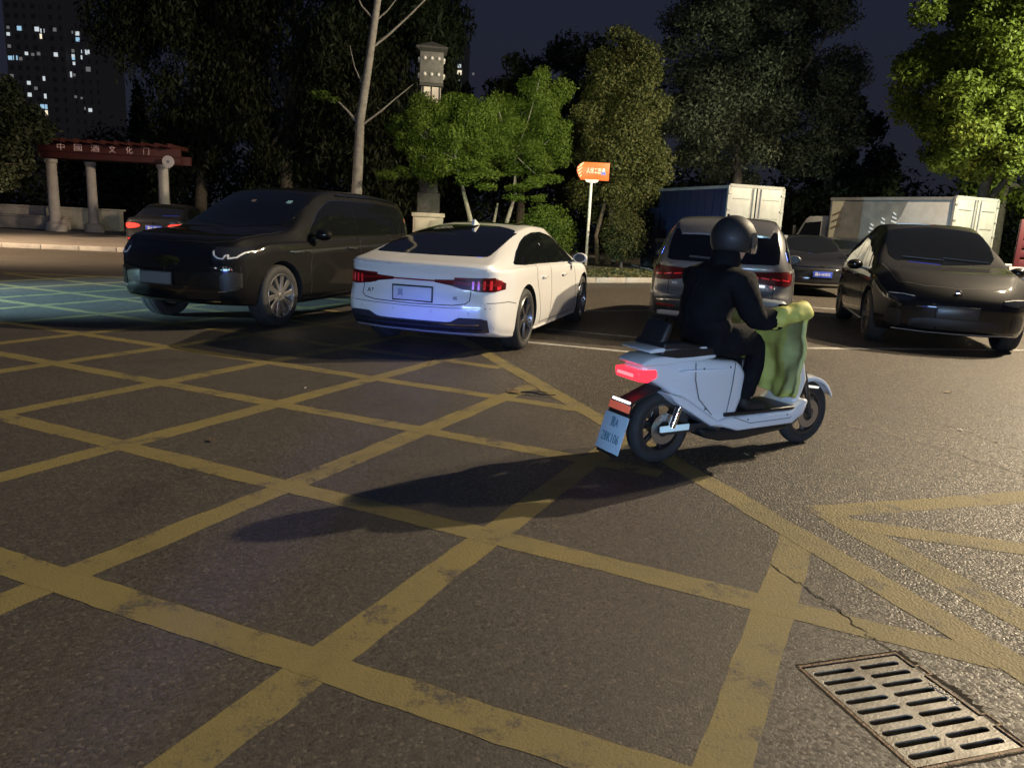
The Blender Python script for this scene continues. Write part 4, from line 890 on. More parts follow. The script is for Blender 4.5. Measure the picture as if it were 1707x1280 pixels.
fair('rear_fairing', [(-.25, .655), (-.22, .575), (-.10, .52), (.06, .43), (.33, .255), (.50, .245), (.565, .42), (.575, .58), (.50, .655), (.10, .685)], .15, SCW, bev=.045, seg=4, taper=lambda x, z: .62+.38*min(1, max(0, (x+.28)/.5)))
fair('fairing_blade', [(-.06, .475), (.00, .42), (.32, .235), (.50, .225), (.51, .262), (.36, .275), (.05, .455)], .158, SCW, bev=.012)
fair('side_lamp_strip', [(.02, .605), (.40, .602), (.40, .612), (.04, .618)], .152, mat('reflective_strip', (.75, .8, .85), .2), bev=.003)
fair('tail_lid', [(-.27, .665), (-.24, .64), (.30, .675), (.34, .70), (.10, .712), (-.18, .70)], .125, SCW, bev=.02)
fair('grab_rail', [(-.24, .745), (-.22, .73), (.22, .742), (.22, .756), (-.18, .76)], .14, SCW, bev=.007)
fair('seat', [(-.14, .71), (.0, .69), (.50, .69), (.60, .70), (.62, .725), (.50, .745), (.20, .755), (.04, .79), (-.12, .79)], .14, mat('seat_vinyl', (.012, .012, .013), .5), bev=.025, taper=lambda x, z: 1-.35*max(0, (x-.3)/.32))
fair('backrest', [(-.13, .78), (-.07, .775), (-.03, .90), (-.07, .91)], .11, mat('seat_vinyl', (.012, .012, .013), .5), bev=.02)
fair('under_seat_panel', [(.555, .27), (.60, .27), (.61, .66), (.57, .66)], .10, BLACKPLASTIC, bev=.012)
fair('floorboard', [(.40, .30), (1.02, .30), (1.05, .325), (.40, .325)], .165, BLACKPLASTIC, bev=.008)
fair('lower_fairing', [(.30, .262), (.42, .295), (1.00, .298), (1.11, .37), (1.16, .36), (1.12, .26), (1.02, .205), (.52, .198)], .172, SCW, bev=.02, seg=3)
fair('belly_pan', [(.22, .225), (.50, .205), (1.02, .20), (1.00, .165), (.60, .13), (.40, .135), (.26, .17)], .15, BLACKPLASTIC, bev=.02)
fair('front_shield', [(1.06, .33), (1.12, .32), (1.14, .50), (1.06, .72), (.96, .93), (.91, .93), (.99, .70), (1.06, .50)], .16, SCW, bev=.025, taper=lambda x, z: .62+.38*math.sin(min(1, max(0, (z-.25)/.75))*math.pi))
fair('handlebar_cover', [(.83, .93), (.93, .91), (.96, .98), (.89, 1.03), (.81, 1.0)], .10, SCW, bev=.025)
b = MB(); b.ball((1.095, 0, .66), (.03, .07, .06), 16, 10); b.build('headlamp', HEADLAMP, SC, smooth=True)
fair('front_lamp_strip', [(1.22, .425), (1.36, .405), (1.37, .418), (1.23, .438)], .072, mat('lit_strip', (.8, .8, .75), .2, emit=(1, .95, .8), es=.7), bev=.003)
GAPM = mat('scooter_gap', (.06, .06, .065), .8)
def ridge(name, pts, y, w, m, parent=SC):
    for sg in (-1, 1): b = MB(); b.tube([(x, sg*yy, z) for (x, z), yy in zip(pts, y)], w, 6); b.build(name, m, parent, smooth=True)
ridge('panel_gap', [(.13, .66), (.14, .55), (.18, .43), (.30, .32)], (.148, .150, .150, .150), .0028, GAPM)
ridge('panel_gap', [(.46, .66), (.45, .50), (.42, .30)], (.150, .151, .151), .0026, GAPM)
ridge('panel_gap', [(.48, .292), (.62, .245), (.98, .25), (1.08, .30)], (.173, .173, .173, .160), .0024, GAPM)
b = MB(); b.ball((0, 0, 0), (.007, .003, .007), 8, 5); scm = b.build('screw', DARKALLOY, smooth=True, mesh_only=True)
for x_, z_ in ((.20, .62), (.42, .62), (.24, .36), (.44, .31), (.60, .27), (.96, .275)):
    for sg in (-1, 1): q = link('screw', scm, SC); q.location = (x_, sg*(.172 if x_ > .5 else .150), z_)
b = MB(); b.tube([(.84, -.10, .98), (.98, -.13, .86), (1.10, -.10, .62), (1.20, -.08, .42), (1.27, -.07, .28)], .005, 6); b.tube([(.84, .10, .98), (1.0, .12, .84), (1.12, .09, .60), (1.21, .07, .40)], .005, 6); b.build('brake_cable', BLACKPLASTIC, SC, smooth=True)
b = MB()
for sg in (-1, 1): b.bar((.30, sg*.13, .235), (.30, sg*.22, .25), .03, .02)
b.build('passenger_peg', DARKALLOY, SC, bevel=.006)
# front mudguard, fork, bars
b = MB(); n = 16; V = []; F = []
for i in range(n+1):
    a = R(25+125*i/n)
    for j, (yy, rr) in enumerate(((-.07, .236), (-.055, .262), (0, .272), (.055, .262), (.07, .236))): V.append((1.30-.0+rr*math.cos(a), yy, .228+rr*math.sin(a)))
for i in range(n):
    for j in range(4): F.append((i*5+j, i*5+j+1, (i+1)*5+j+1, (i+1)*5+j))
b.add(V, F); o = b.build('front_mudguard', SCW, SC, smooth=True); md = o.modifiers.new('s', 'SOLIDIFY'); md.thickness = .006
b = MB()
for sg in (-1, 1): b.tube([(1.30, sg*.075, .228), (1.20, sg*.075, .50), (1.17, sg*.06, .58)], .018, 10)
b.tube([(1.17, 0, .56), (.88, 0, .98)], .028, 12); b.build('fork', DARKALLOY, SC, smooth=True)
b = MB(); b.tube([(.76, -.33, .985), (.83, -.20, 1.0), (.87, 0, .99), (.83, .20, 1.0), (.76, .33, .985)], .014, 10); b.build('handlebar', BLACKPLASTIC, SC, smooth=True)
# tail: lamp, mudguard with plate, swing arm
fair('tail_lamp', [(-.285, .62), (-.275, .555), (-.20, .545), (-.13, .575), (-.14, .625)], .118, mat('scooter_tail_lamp', (.5, .02, .03), .25, emit=(1, .035, .06), es=1.5), bev=.014)
b = MB(); b.bar((-.289, -.075, .59), (-.289, .075, .59), .006, .018); b.build('tail_lamp_element', mat('tail_lamp_core', (.6, .1, .1), .3, emit=(1, .16, .18), es=2.0), SC)
MG = MB(); MG.bar((-.05, 0, .50), (-.30, 0, .40), .14, .02); MG.bar((-.29, 0, .42), (-.385, 0, .09), .20, .014); mg = MG.build('rear_mudguard', BLACKPLASTIC, SC, bevel=.005)
tl = math.atan2(.095, .33)
def tilted(name, c, w, h, t, m, parent, bev=.004):
    b = MB(); b.box((0, 0, 0), (t, w, h)); o = b.build(name, m, parent, bevel=bev); o.location = c; o.rotation_euler = (0, tl, 0); return o
pl = tilted('number_plate', (-.353, 0, .225), .235, .235, .006, mat('scooter_plate', (.50, .66, .74), .35, spec=.6), SC)
tilted('plate_reflector', (-.312, 0, .385), .20, .045, .012, mat('orange_reflector', (.65, .13, .07), .2, emit=(1, .2, .12), es=.25), SC)
tilted('plate_lamp', (-.300, 0, .423), .17, .016, .016, mat('plate_lamp', (.8, .8, .8), .3, emit=(.9, .97, 1), es=1.6), SC)
for s_, zz, sz in (('冀A', .062, .07), ('28K106', -.035, .082)):
    put_text('plate_lettering', s_, sz, mat('plate_teal_lettering', (.05, .17, .24), .5), pl, Matrix.Translation((-.0042, 0, zz)) @ Matrix.Rotation(R(-90), 4, 'Z') @ Matrix.Rotation(R(90), 4, 'X'), .0008, .66)
b = MB()
for sg in (-1, 1): b.bar((-.05, sg*.085, .225), (.40, sg*.085, .23), .03, .05)
b.build('swing_arm', DARKALLOY, SC, bevel=.008)
b = MB(); b.bar((-.07, -.108, .245), (.16, -.108, .245), .012, .04); b.build('side_reflector', mat('pale_reflector', (.62, .82, .86), .25, emit=(.6, .9, 1), es=.18), SC, bevel=.004)
b = MB()
for sg in (-1, 1): b.tube([(.02, sg*.105, .25), (.12, sg*.10, .50)], .024, 10)
b.build('shock_absorber', CHROME, SC, smooth=True)

# padded wind apron with sleeves on the handlebar
V = []; F = []; nu, nv = 45, 40; r = random.Random(7)
for i in range(nu):
    u = -1+2*i/(nu-1)
    for j in range(nv):
        v = j/(nv-1); z = 1.0-.60*v; half = .385-.09*v*v
        fold = .016*math.sin(7*u+3*v)+.012*math.sin(13*v+5*u)+.008*math.sin(17*u*v+2)
        x = .87+.07*v-.11*abs(u)**2.2+fold*(.4+v)+.007*abs(math.sin(v*22))+.005*abs(math.sin(u*9)); V.append((x, u*half, z+.02*math.sin(5*u)*v))
for i in range(nu-1):
    for j in range(nv-1): F.append((i*nv+j, (i+1)*nv+j, (i+1)*nv+j+1, i*nv+j+1))
b = MB(); b.add(V, F); ap = b.build('wind_apron', APRON, None, smooth=True, angle=180); ap.data.materials.append(APRON2)
for p in ap.data.polygons:
    if abs(p.center.y) > .17 and .45 < p.center.z < .93: p.material_index = 1
md = ap.modifiers.new('s', 'SOLIDIFY'); md.thickness = .028; md.offset = 0; md = ap.modifiers.new('b', 'SUBSURF'); md.levels = md.render_levels = 1; bake(ap)
ap.parent = SC
ap['label'] = 'yellow green padded wind apron'
for sg in (-1, 1):
    b = MB(); b.tube([(.50, sg*.285, .93), (.58, sg*.30, .945), (.66, sg*.32, .965), (.75, sg*.33, .985), (.84, sg*.31, .985), (.89, sg*.29, .975)], [.058, .062, .066, .072, .062, .03], 16)
    o = b.build('handlebar_mitt', APRON, None, smooth=True, angle=180); md = o.modifiers.new('s', 'SUBSURF'); md.levels = md.render_levels = 2; bake(o); o.parent = SC
    from mathutils import noise as _n2
    _m = [v.normal.copy() for v in o.data.vertices]
    for v, n_ in zip(o.data.vertices, _m): q = v.co; v.co += n_*(.014*_n2.noise((q.x*16, q.y*16, q.z*16))+.010*math.sin(q.x*60+3*q.z)*.5)+Vector((0, 0, -.02*max(0, .75-q.x)*2))
# pink bag on the floorboard
b = MB(); b.box((.66, -.02, .43), (.13, .14, .20)); bag = b.build('carrier_bag', grime(mat('pink_plastic', (.62, .42, .42), .6), (.5, .3, .3), 8, .5, bump=.6, bscale=12), bevel=.035, seg=3); bag.location = SC.location; bag.rotation_euler = SC.rotation_euler
tag(bag, 'pale pink bag standing on the scooter footboard', 'bag')

# ------------------------------------------------------------------ the rider
def skin_body(name, nodes, edges, root, m, lv=2):
    me = bpy.data.meshes.new(name); me.from_pydata([n[:3] for n in nodes], edges, []); o = link(name, me)
    md = o.modifiers.new('skin', 'SKIN'); md.use_smooth_shade = True
    for v, n in zip(me.skin_vertices[0].data, nodes): v.radius = (n[3], n[4] if len(n) > 4 else n[3])
    me.skin_vertices[0].data[root].use_root = True
    md = o.modifiers.new('sub', 'SUBSURF'); md.levels = md.render_levels = lv
    bake(o); o.data.materials.clear(); o.data.materials.append(m)
    for p in o.data.polygons: p.use_smooth = True
    return o
N_ = [(.27, 0, .80, .17, .155), (.29, 0, .93, .175, .145), (.34, 0, 1.06, .175, .14), (.39, 0, 1.17, .13, .11), (.425, 0, 1.255, .060, .065), (.455, 0, 1.34, .082, .092), (.465, 0, 1.42, .088, .10), (.465, 0, 1.475, .06, .07), (.575, 0, 1.355, .016, .016)]
E_ = [(0, 1), (1, 2), (2, 3), (3, 4), (4, 5), (5, 6), (6, 7), (5, 8)]
for sg in (-1, 1):
    k = len(N_)
    N_ += [(.39, sg*.185, 1.165, .085), (.42, sg*.245, 1.04, .066), (.47, sg*.265, .93, .058), (.58, sg*.285, .935, .050), (.68, sg*.31, .955, .040), (.74, sg*.32, .965, .036)]
    E_ += [(3, k), (k, k+1), (k+1, k+2), (k+2, k+3), (k+3, k+4), (k+4, k+5)]
    k = len(N_)
    N_ += [(.34, sg*.10, .79, .115), (.54, sg*.13, .775, .095), (.64, sg*.14, .74, .075), (.63, sg*.135, .56, .062), (.58, sg*.13, .42, .048), (.57, sg*.13, .365, .046), (.68, sg*.135, .355, .042), (.77, sg*.14, .350, .030)]
    E_ += [(0, k)]+[(k+i, k+i+1) for i in range(7)]
rid = skin_body('person', N_, E_, 0, CLOTH); rid.data.materials.append(SKIN); rid.data.materials.append(mat('shoe_dark', (.012, .012, .013), .6))
for p in rid.data.polygons:
    c = p.center
    if c.z > 1.27 and c.x > .36: p.material_index = 1
    elif c.z < .40: p.material_index = 2
from mathutils import noise as _ns
me = rid.data; _no = [v.normal.copy() for v in me.vertices]
for v, n_ in zip(me.vertices, _no):
    if v.co.z < 1.24 and v.co.z > .42:
        q = v.co; d = .016*_ns.noise((q.x*9, q.y*9, q.z*5))+.008*_ns.noise((q.x*22, q.y*22, q.z*12))
        puff = .020 if .84 < q.z < 1.2 else .006
        v.co += n_*(d+puff)
me.update()
rid.location = SC.location; rid.rotation_euler = SC.rotation_euler
tag(rid, 'rider in black jacket and dark helmet seated on the white scooter', 'person')
# jacket hem and collar, helmet
b = MB(); b.lathe([(.105, 1.205), (.098, 1.26), (.086, 1.325), (.080, 1.33)], 18, 'Z', c=(.425, 0, 0)); col_ = b.build('jacket_collar', CLOTH, rid, smooth=True)
bm = bmesh.new(); bmesh.ops.create_uvsphere(bm, u_segments=32, v_segments=20, radius=1)
for v in bm.verts:
    v.co = Vector((.47+v.co.x*.130, v.co.y*.116, 1.412+v.co.z*.124))
bmesh.ops.delete(bm, geom=[v for v in bm.verts if v.co.z < 1.325 or (v.co.x > .53 and v.co.z < 1.43)], context='VERTS')
me = bpy.data.meshes.new('helmet'); bm.to_mesh(me); bm.free(); me.materials.append(grime(mat('helmet_shell', (.012, .012, .013), .6, coat=.05), (.02, .02, .02), 18, .5))
for p in me.polygons: p.use_smooth = True
hm = link('helmet', me, rid); md = hm.modifiers.new('s', 'SOLIDIFY'); md.thickness = .018; md.offset = 1
V = []; F = []
for i in range(17):
    a = R(-82+164*i/16)
    for j, (z, q) in enumerate(((1.45, 1.06), (1.41, 1.12), (1.36, 1.13), (1.325, 1.10))): V.append((.475+.138*q*math.cos(a), .122*q*math.sin(a), z))
for i in range(16):
    for j in range(3): F.append((i*4+j, i*4+j+1, (i+1)*4+j+1, (i+1)*4+j))
b = MB(); b.add(V, F); b.build('visor', mat('smoked_visor', (.10, .10, .11), .05, coat=1, trans=.5), rid, smooth=True, angle=180)
for sg in (-1, 1):
    b = MB(); b.ball((.548, sg*.033, 1.375), .012, 10, 8); b.build('eye', mat('eye_dark', (.04, .03, .03), .2), rid, smooth=True)

# piping and a back seam on the jacket
PIPE = mat('grey_piping', (.10, .10, .105), .5)
_bv = BVHTree.FromPolygons([v.co[:] for v in rid.data.vertices], [p.vertices[:] for p in rid.data.polygons])
def seam(name, m, pts, w):
    P = []
    for y_, z_ in pts:
        h = _bv.ray_cast(Vector((-1.5, y_, z_)), Vector((1, 0, 0)))
        if h[0] is not None: P.append(h[0]-Vector((.001, 0, 0)))
    if len(P) > 2: b = MB(); b.tube(P, w, 6); b.build(name, m, rid, smooth=True)
seam('jacket_seam', CLOTH, [(0, 1.18-.022*i) for i in range(14)], .005)
T1W = [(-160.66, 52.3, 3, 0.7), (-157.22, 52.2, 1, 1.1), (-151.78, 52.2, 0, 1.1), (-150.09, 51.8, 0, 1), (-150.28, 50.2, 2, 1.2), (-146.22, 52.3, 3, 0.9), (-160.77, 50.4, 0, 0.8), (-160.76, 46.9, 3, 0.8), (-160.8, 43.5, 1, 1), (-159.18, 43.6, 1, 1.1), (-157.53, 43.4, 3, 0.8), (-155.59, 45.0, 0, 0.8), (-153.66, 44.8, 3, 0.7), (-151.8, 45.1, 3, 0.8), (-146.46, 45.1, 0, 1), (-160.77, 38.2, 3, 0.9), (-159.24, 36.6, 3, 0.7), (-155.59, 36.4, 0, 0.9), (-150.42, 37.9, 0, 1.1), (-153.49, 34.9, 3, 0.8), (-155.62, 32.9, 0, 1), (-150.36, 32.7, 0, 1.2), (-160.92, 31.8, 0, 0.9), (-159.34, 31.6, 3, 0.7), (-157.72, 29.7, 3, 0.7), (-153.6, 29.6, 3, 0.8), (-151.91, 29.6, 1, 1), (-150.32, 29.5, 1, 1.2), (-150.36, 27.7, 2, 1.3), (-153.82, 26.2, 0, 0.9)]
T2W = [(-141.75, 52.2, 3, 0.7), (-140.46, 51.9, 0, 1), (-140.48, 50.2, 1, 1), (-142.08, 46.8, 3, 0.8), (-142.19, 45.3, 0, 0.8), (-142.14, 44.6, 1, 0.8), (-139.09, 46.7, 0, 0.8), (-137.62, 46.6, 0, 1.2), (-139.21, 45.0, 0, 1), (-141.98, 43.1, 0, 0.8), (-137.73, 41.6, 3, 1.2), (-143.84, 39.8, 0, 1.4), (-142.33, 39.7, 3, 0.7), (-142.29, 33.2, 3, 0.6), (-140.44, 32.9, 3, 0.5), (-139.37, 29.8, 3, 0.7), (-137.93, 29.4, 0, 0.9)]
T3W = [(-28.39, 51.5, 1, 0.9), (-24.51, 51.2, 1, 1.1), (-21.94, 49.4, 0, 0.9), (-21.87, 47.4, 2, 1.2), (-17.4, 47.2, 3, 0.6), (-21.99, 45.2, 3, 0.6)]
# ================================================================== background
def clump(c, r, n, rb, seed, top=1.0, flat=1.0):
    """smaller blobs spread over a crown ellipsoid"""
    g = random.Random(seed); out = []
    for i in range(n):
        while True:
            d = Vector((g.uniform(-1, 1), g.uniform(-1, 1), g.uniform(-1, 1)))
            if .1 < d.length < 1: break
        d = d.normalized()*(.35+.65*g.random()**.6); q = rb*g.uniform(.55, 1.35)
        out.append((c[0]+d.x*r[0], c[1]+d.y*r[1], c[2]+d.z*r[2], q*g.uniform(.9, 1.3), q*g.uniform(.9, 1.3), q*flat*g.uniform(.6, 1)))
    return out
def tree(name, label, base, trunks, crown, n, size, lm, bark=BARK, seed=1, group=None, cat='tree', droop=.2, aspect=.5, limbs=None, shell=.35):
    o = empty(name, base); tag(o, label, cat, group); B = Vector(base)
    for t in trunks:
        b = MB(); b.tube([Vector(p) for p in t[0]], t[1], 10); b.build('trunk', bark, o, smooth=True)
    if limbs is None:
        limbs = []; g = random.Random(seed); top = Vector(trunks[0][0][-1])
        for c in g.sample(crown, min(len(crown), 9)):
            e = Vector(c[:3])-B; mid = (top+e)/2+Vector((0, 0, -.2)); limbs.append(([top, mid, e], [trunks[0][1][-1]*.7, trunks[0][1][-1]*.4, .012]))
    for l in limbs:
        b = MB(); b.tube([Vector(p) for p in l[0]], l[1], 6); b.build('branch', bark, o, smooth=True)
    if n:
        V = leaf_mass([(c[0]-base[0], c[1]-base[1], c[2]-base[2], *c[3:]) for c in crown], n, size, seed, droop, aspect=aspect, shell=shell)
        leaf_obj('crown', V, lm, o)
    return o
L_OLIVE = leaf_mat('olive_leaves', (.075, .075, .022), (.045, .055, .018))
L_GREEN = leaf_mat('fresh_leaves', (.075, .112, .013), (.042, .07, .010), .35)
L_DARK = leaf_mat('dark_leaves', (.025, .031, .013), (.015, .02, .009), .12)
L_BRIGHT = leaf_mat('bright_leaves', (.13, .155, .02), (.085, .11, .018), .4)
L_GREY = leaf_mat('grey_green_leaves', (.05, .058, .034), (.03, .036, .02), .2)

# bright tree on the right, next to an assumed street lamp
cr = clump((15.4, 26, 7.3), (3.3, 2.4, 3.7), 120, .62, 11)+clump((14.0, 25.0, 5.2), (1.9, 1.4, 1.8), 16, .55, 12)+clump((16.5, 25.5, 4.2), (1.8, 1.4, 1.1), 14, .5, 13)
tree('broadleaf_tree', 'tall broadleaf tree with bright yellow green leaves above the white box truck', (15.6, 26.4, 0), [([(0, 0, 0), (.05, 0, 1.6), (-.1, 0, 3.2), (.1, 0, 4.5)], [.26, .20, .17, .12]), ([(-.05, 0, 2.6), (.6, -.1, 3.7), (1.0, -.2, 5)], [.12, .09, .05])], cr, 95000, .14, L_BRIGHT, seed=21, aspect=.62)
# large dim tree behind the trucks
cr = clump((8.6, 31, 7.2), (3.9, 2.6, 4.3), 110, .85, 31)+clump((11.3, 30.0, 4.6), (1.3, 1.2, 1.4), 12, .5, 32)+clump((7.0, 30.3, 10), (2.4, 2, 2), 18, .8, 33)
tree('shade_tree', 'broad dim tree with grey green leaves rising behind the blue container truck', (8.6, 31.5, 0), [([(0, 0, 0), (.1, 0, 2), (0, 0, 4)], [.3, .24, .18])], cr, 120000, .155, L_GREY, seed=34, aspect=.42)
# rounded olive tree behind the sign
cr = clump((3.5, 28.2, 4.35), (1.65, 1.35, 2.3), 80, .58, 41)+clump((3.25, 28.1, 6.45), (1.35, 1.1, 1.45), 44, .50, 42)+clump((3.5, 28.0, 2.3), (1.5, 1, 1.0), 16, .45, 43)
tree('evergreen_tree', 'dense rounded olive green tree right behind the orange sign', (3.2, 27.5, .1), [([(0, 0, 0), (.06, 0, 1.2), (0, 0, 2.6)], [.14, .11, .09]), ([(-.35, -.2, 0), (-.5, -.2, 1.0), (-.2, 0, 2.3)], [.09, .08, .06]), ([(.35, 0, 0), (.55, -.1, 1.1), (.4, 0, 2.4)], [.10, .08, .06])], cr, 100000, .11, L_OLIVE, seed=44, aspect=.55)
# light feathery small trees in the middle
cr = clump((-2.3, 24.6, 3.95), (1.75, 1.0, 1.25), 60, .36, 51, flat=1.1)+clump((-3.5, 24.3, 3.6), (.95, .7, 1.1), 14, .27, 59)+clump((-3.6, 24.0, 2.75), (.8, .6, .35), 8, .3, 52, flat=.5)+clump((-1.5, 24.0, 2.9), (1.0, .7, .55), 12, .3, 53, flat=.5)
tree('young_maple', 'feathery bright green small tree in front of the lantern column', (-1.35, 24.7, .1), [([(0, 0, 0), (-.25, 0, 1.4), (-.55, 0, 2.4), (-.8, 0, 3.2)], [.09, .075, .05, .03])], cr, 60000, .095, L_GREEN, PALEBARK, seed=54, aspect=.38, shell=.15)
cr = clump((.1, 25.2, 4.3), (1.45, .9, 1.6), 56, .36, 55, flat=1.15)+clump((.6, 25.0, 5.6), (.7, .6, .7), 8, .3, 56)+clump((.3, 24.6, 2.6), (1.0, .7, .6), 12, .32, 57, flat=.5)
tree('young_maple', 'feathery bright green small tree with forked pale stems left of the orange sign', (-.55, 25.2, .1), [([(0, 0, 0), (.12, 0, 1.3), (.35, 0, 2.2), (.3, 0, 3.4)], [.09, .07, .05, .03]), ([(-.05, .1, 0), (-.30, .1, 1.3), (-.2, .1, 1.9)], [.06, .05, .035])], cr, 54000, .095, L_GREEN, PALEBARK, seed=58, aspect=.38, shell=.15)
# clipped shrubs
def shrub(label, c, r, n, lm, seed):
    o = empty('clipped_shrub', (c[0], c[1], .1)); tag(o, label, 'shrub')
    V = leaf_mass([(0, 0, c[2]-.1, *r)]+clump((0, 0, c[2]-.1), [q*.72 for q in r], 20, r[0]*.34, seed), n, .075, seed, .1, aspect=.5, shell=.7); leaf_obj('foliage', V, lm, o)
    b = MB(); b.tube([(0, 0, 0), (0, 0, c[2])], [.06, .03], 7); b.build('stem', BARK, o)
shrub('clipped rounded shrub with yellow green leaves beside the white fastback roof', (.85, 24.4, 1.05), (.95, .8, 1.0), 16000, L_GREEN, 61)
shrub('smaller rounded shrub just right of the signpost foot', (3.45, 25.6, 1.15), (.80, .7, .85), 12000, L_OLIVE, 62)
# dark willows on the left
cr = clump((-17.0, 39, 8.5), (3.6, 2.6, 6.4), 95, .9, 71, flat=1.8); tree('willow_tree', 'dark drooping tree on the far left of the tall row, above the pergola end', (-16.2, 39, 0), [([(0, 0, 0), (.2, 0, 3), (0, 0, 6)], [.34, .28, .2])], cr, 44000, .30, L_DARK, seed=72, droop=2.5, aspect=.28)
cr = clump((-11.0, 38, 8.8), (4.2, 2.6, 6.6), 120, .95, 73, flat=1.8)+clump((-12.5, 36, 4.0), (1.4, 1, 2.0), 10, .6, 74); tree('willow_tree', 'dark drooping tree directly above the large black SUV', (-11.2, 37.5, 0), [([(0, 0, 0), (-.1, 0, 3), (.1, 0, 6)], [.36, .3, .2])], cr, 60000, .30, L_DARK, seed=75, droop=2.5, aspect=.28)
cr = clump((-6.2, 36, 7.0), (3.6, 2.4, 5.6), 100, .95, 76, flat=1.5); tree('willow_tree', 'dark drooping tree behind the slender pale trunk', (-6.6, 36.5, 0), [([(0, 0, 0), (.1, 0, 3), (0, 0, 5)], [.3, .25, .18])], cr, 50000, .30, L_DARK, seed=77, droop=2.0, aspect=.28)
# leaning slender trunk
o = tree('poplar_tree', 'slender pale trunk leaning right with few bare twigs', (-5.4, 24, .1), [([(0, 0, 0), (.32, 0, 1.7), (.42, 0, 4.1), (.68, 0, 5.8), (.92, 0, 7.5), (1.3, 0, 10.5)], [.19, .165, .135, .115, .10, .06])], [], 0, .1, L_OLIVE, PALEBARK, limbs=[
    ([(.42, 0, 3.95), (.05, 0, 4.35), (-.25, 0, 4.62), (-.65, 0, 4.72)], [.045, .035, .025, .012]), ([(.52, 0, 4.0), (1.05, 0, 4.4), (1.45, 0, 4.75), (2.0, 0, 5.2)], [.035, .028, .018, .008]),
    ([(.74, 0, 6.15), (1.25, 0, 6.55), (1.9, 0, 7.15), (2.5, 0, 7.75), (2.8, 0, 8.3)], [.04, .035, .028, .02, .01]), ([(.80, 0, 6.95), (.45, 0, 7.3), (.15, 0, 7.9)], [.035, .025, .012]), ([(.85, 0, 6.9), (1.2, 0, 7.2), (1.6, 0, 7.7)], [.03, .022, .01]), ([(.60, 0, 4.9), (.25, 0, 5.6), (.1, 0, 6.2)], [.025, .018, .008])])
leaf_obj('leaf_spray', leaf_mass([(-.75, 0, 4.78, .32, .2, .14), (-.35, 0, 4.66, .2, .12, .08)], 260, .12, 81), L_GREEN, o)
# foliage at the left edge, nearer
cr = clump((-18.6, 26.5, 3.6), (2.3, 1.3, 1.7), 30, .55, 82)+clump((-17.6, 25.8, 2.4), (1.3, .8, .6), 8, .4, 83)
tree('broadleaf_tree', 'low spreading tree at the edge of the pavement in front of the pergola', (-20.6, 26.5, .1), [([(0, 0, 0), (.1, 0, 1.5), (.7, 0, 2.8)], [.16, .13, .09])], cr, 34000, .15, L_DARK, seed=84, aspect=.55)
# conifer by the towers
cr = [(-39+.0, 80, 2+i*1.0, 2.6-.21*i, 2.2-.18*i, .9) for i in range(12)]; tree('conifer_tree', 'small dark pointed conifer in front of the far towers', (-39, 80, 0), [([(0, 0, 0), (0, 0, 5), (0, 0, 12)], [.3, .2, .05])], cr, 6000, .5, L_DARK, seed=85, limbs=[])
cr = clump((-15.8, 2.2, 3.4), (2.2, 2.2, 1.9), 40, .5, 86); tree('street_tree', 'leafy lit tree beside the left end of the yellow grid', (-15.8, 2.2, 0), [([(0, 0, 0), (.05, 0, 1.2), (0, 0, 2.6)], [.14, .11, .08])], cr, 16000, .18, L_BRIGHT, seed=87)
# dim trees at the far side, right
cr = clump((14.5, 36, 4.6), (2.6, 2, 3.4), 30, .8, 91); tree('shade_tree', 'dim blue green tree in the gap left of the bright tree', (14.4, 36.5, 0), [([(0, 0, 0), (0, 0, 3)], [.25, .18])], cr, 15000, .28, L_DARK, seed=92)
cr = clump((20.5, 33, 7.6), (3.2, 2.4, 4.6), 40, .85, 93); tree('broadleaf_tree', 'tall green tree behind the bright tree at the right', (20.5, 33.5, 0), [([(0, 0, 0), (0, 0, 4)], [.3, .2])], cr, 22000, .26, L_BRIGHT, seed=94, aspect=.5)
cr = clump((2.5, 38, 6.2), (4.4, 2, 3.6), 60, .95, 95)+clump((-2.5, 39, 4.8), (4, 2, 2.8), 40, .9, 96); tree('shade_tree', 'low dark tree line behind the small green trees', (0, 38.5, 0), [([(0, 0, 0), (0, 0, 3)], [.25, .18])], cr, 40000, .26, L_DARK, seed=97)
hg = leaf_obj('far_hedge', leaf_mass([(x, 43+1.5*math.sin(x*.7), 2.4+.6*math.sin(x*1.3), 2.3, 1.2, 2.7) for x in np.arange(-34, 34, 1.9)], 60000, .30, 98), L_DARK); tag(hg, 'dark continuous belt of shrubs along the far side', 'hedge', kind='stuff')

# ------------------------------------------------------------------ orange sign on its post
ORANGE = grime(mat('sign_orange', (.75, .13, .025), .45), (.62, .10, .02), 3, .5)
SG = empty('signpost', (2.30, 26.0, .1)); tag(SG, 'orange pointed board on a thin white post in the planted island', 'sign')
POSTW = mat('post_white', (.62, .62, .62), .4)
b = MB(); b.tube([(0, 0, 0), (0, 0, 2.78)], .048, 12); b.build('post', POSTW, SG, smooth=True)
b = MB(); b.prism([(-.22, 2.82), (-.17, 2.745), (-.08, 2.72), (.12, 2.72), (.20, 2.745), (.25, 2.82)], -.03, .03, 'Y'); b.build('bracket', POSTW, SG)
bp = [(-.36, 2.80), (.57, 2.80), (.57, 3.37), (-.30, 3.37), (-.42, 3.30), (-.50, 3.20), (-.50, 3.06), (-.44, 2.92)]
b = MB(); b.prism(bp, -.025, .025, 'Y'); bd = b.build('board', ORANGE, SG, bevel=.006)
put_text('sign_lettering', '人保工图', .20, WHITETXT, bd, Matrix.Translation((.06, -.0262, 3.09)) @ Matrix.Rotation(R(90), 4, 'X'), .001, .62)
CREAM = mat('sign_cream', (.70, .55, .42), .5); BLUEP = mat('sign_blue', (.12, .17, .55), .5)
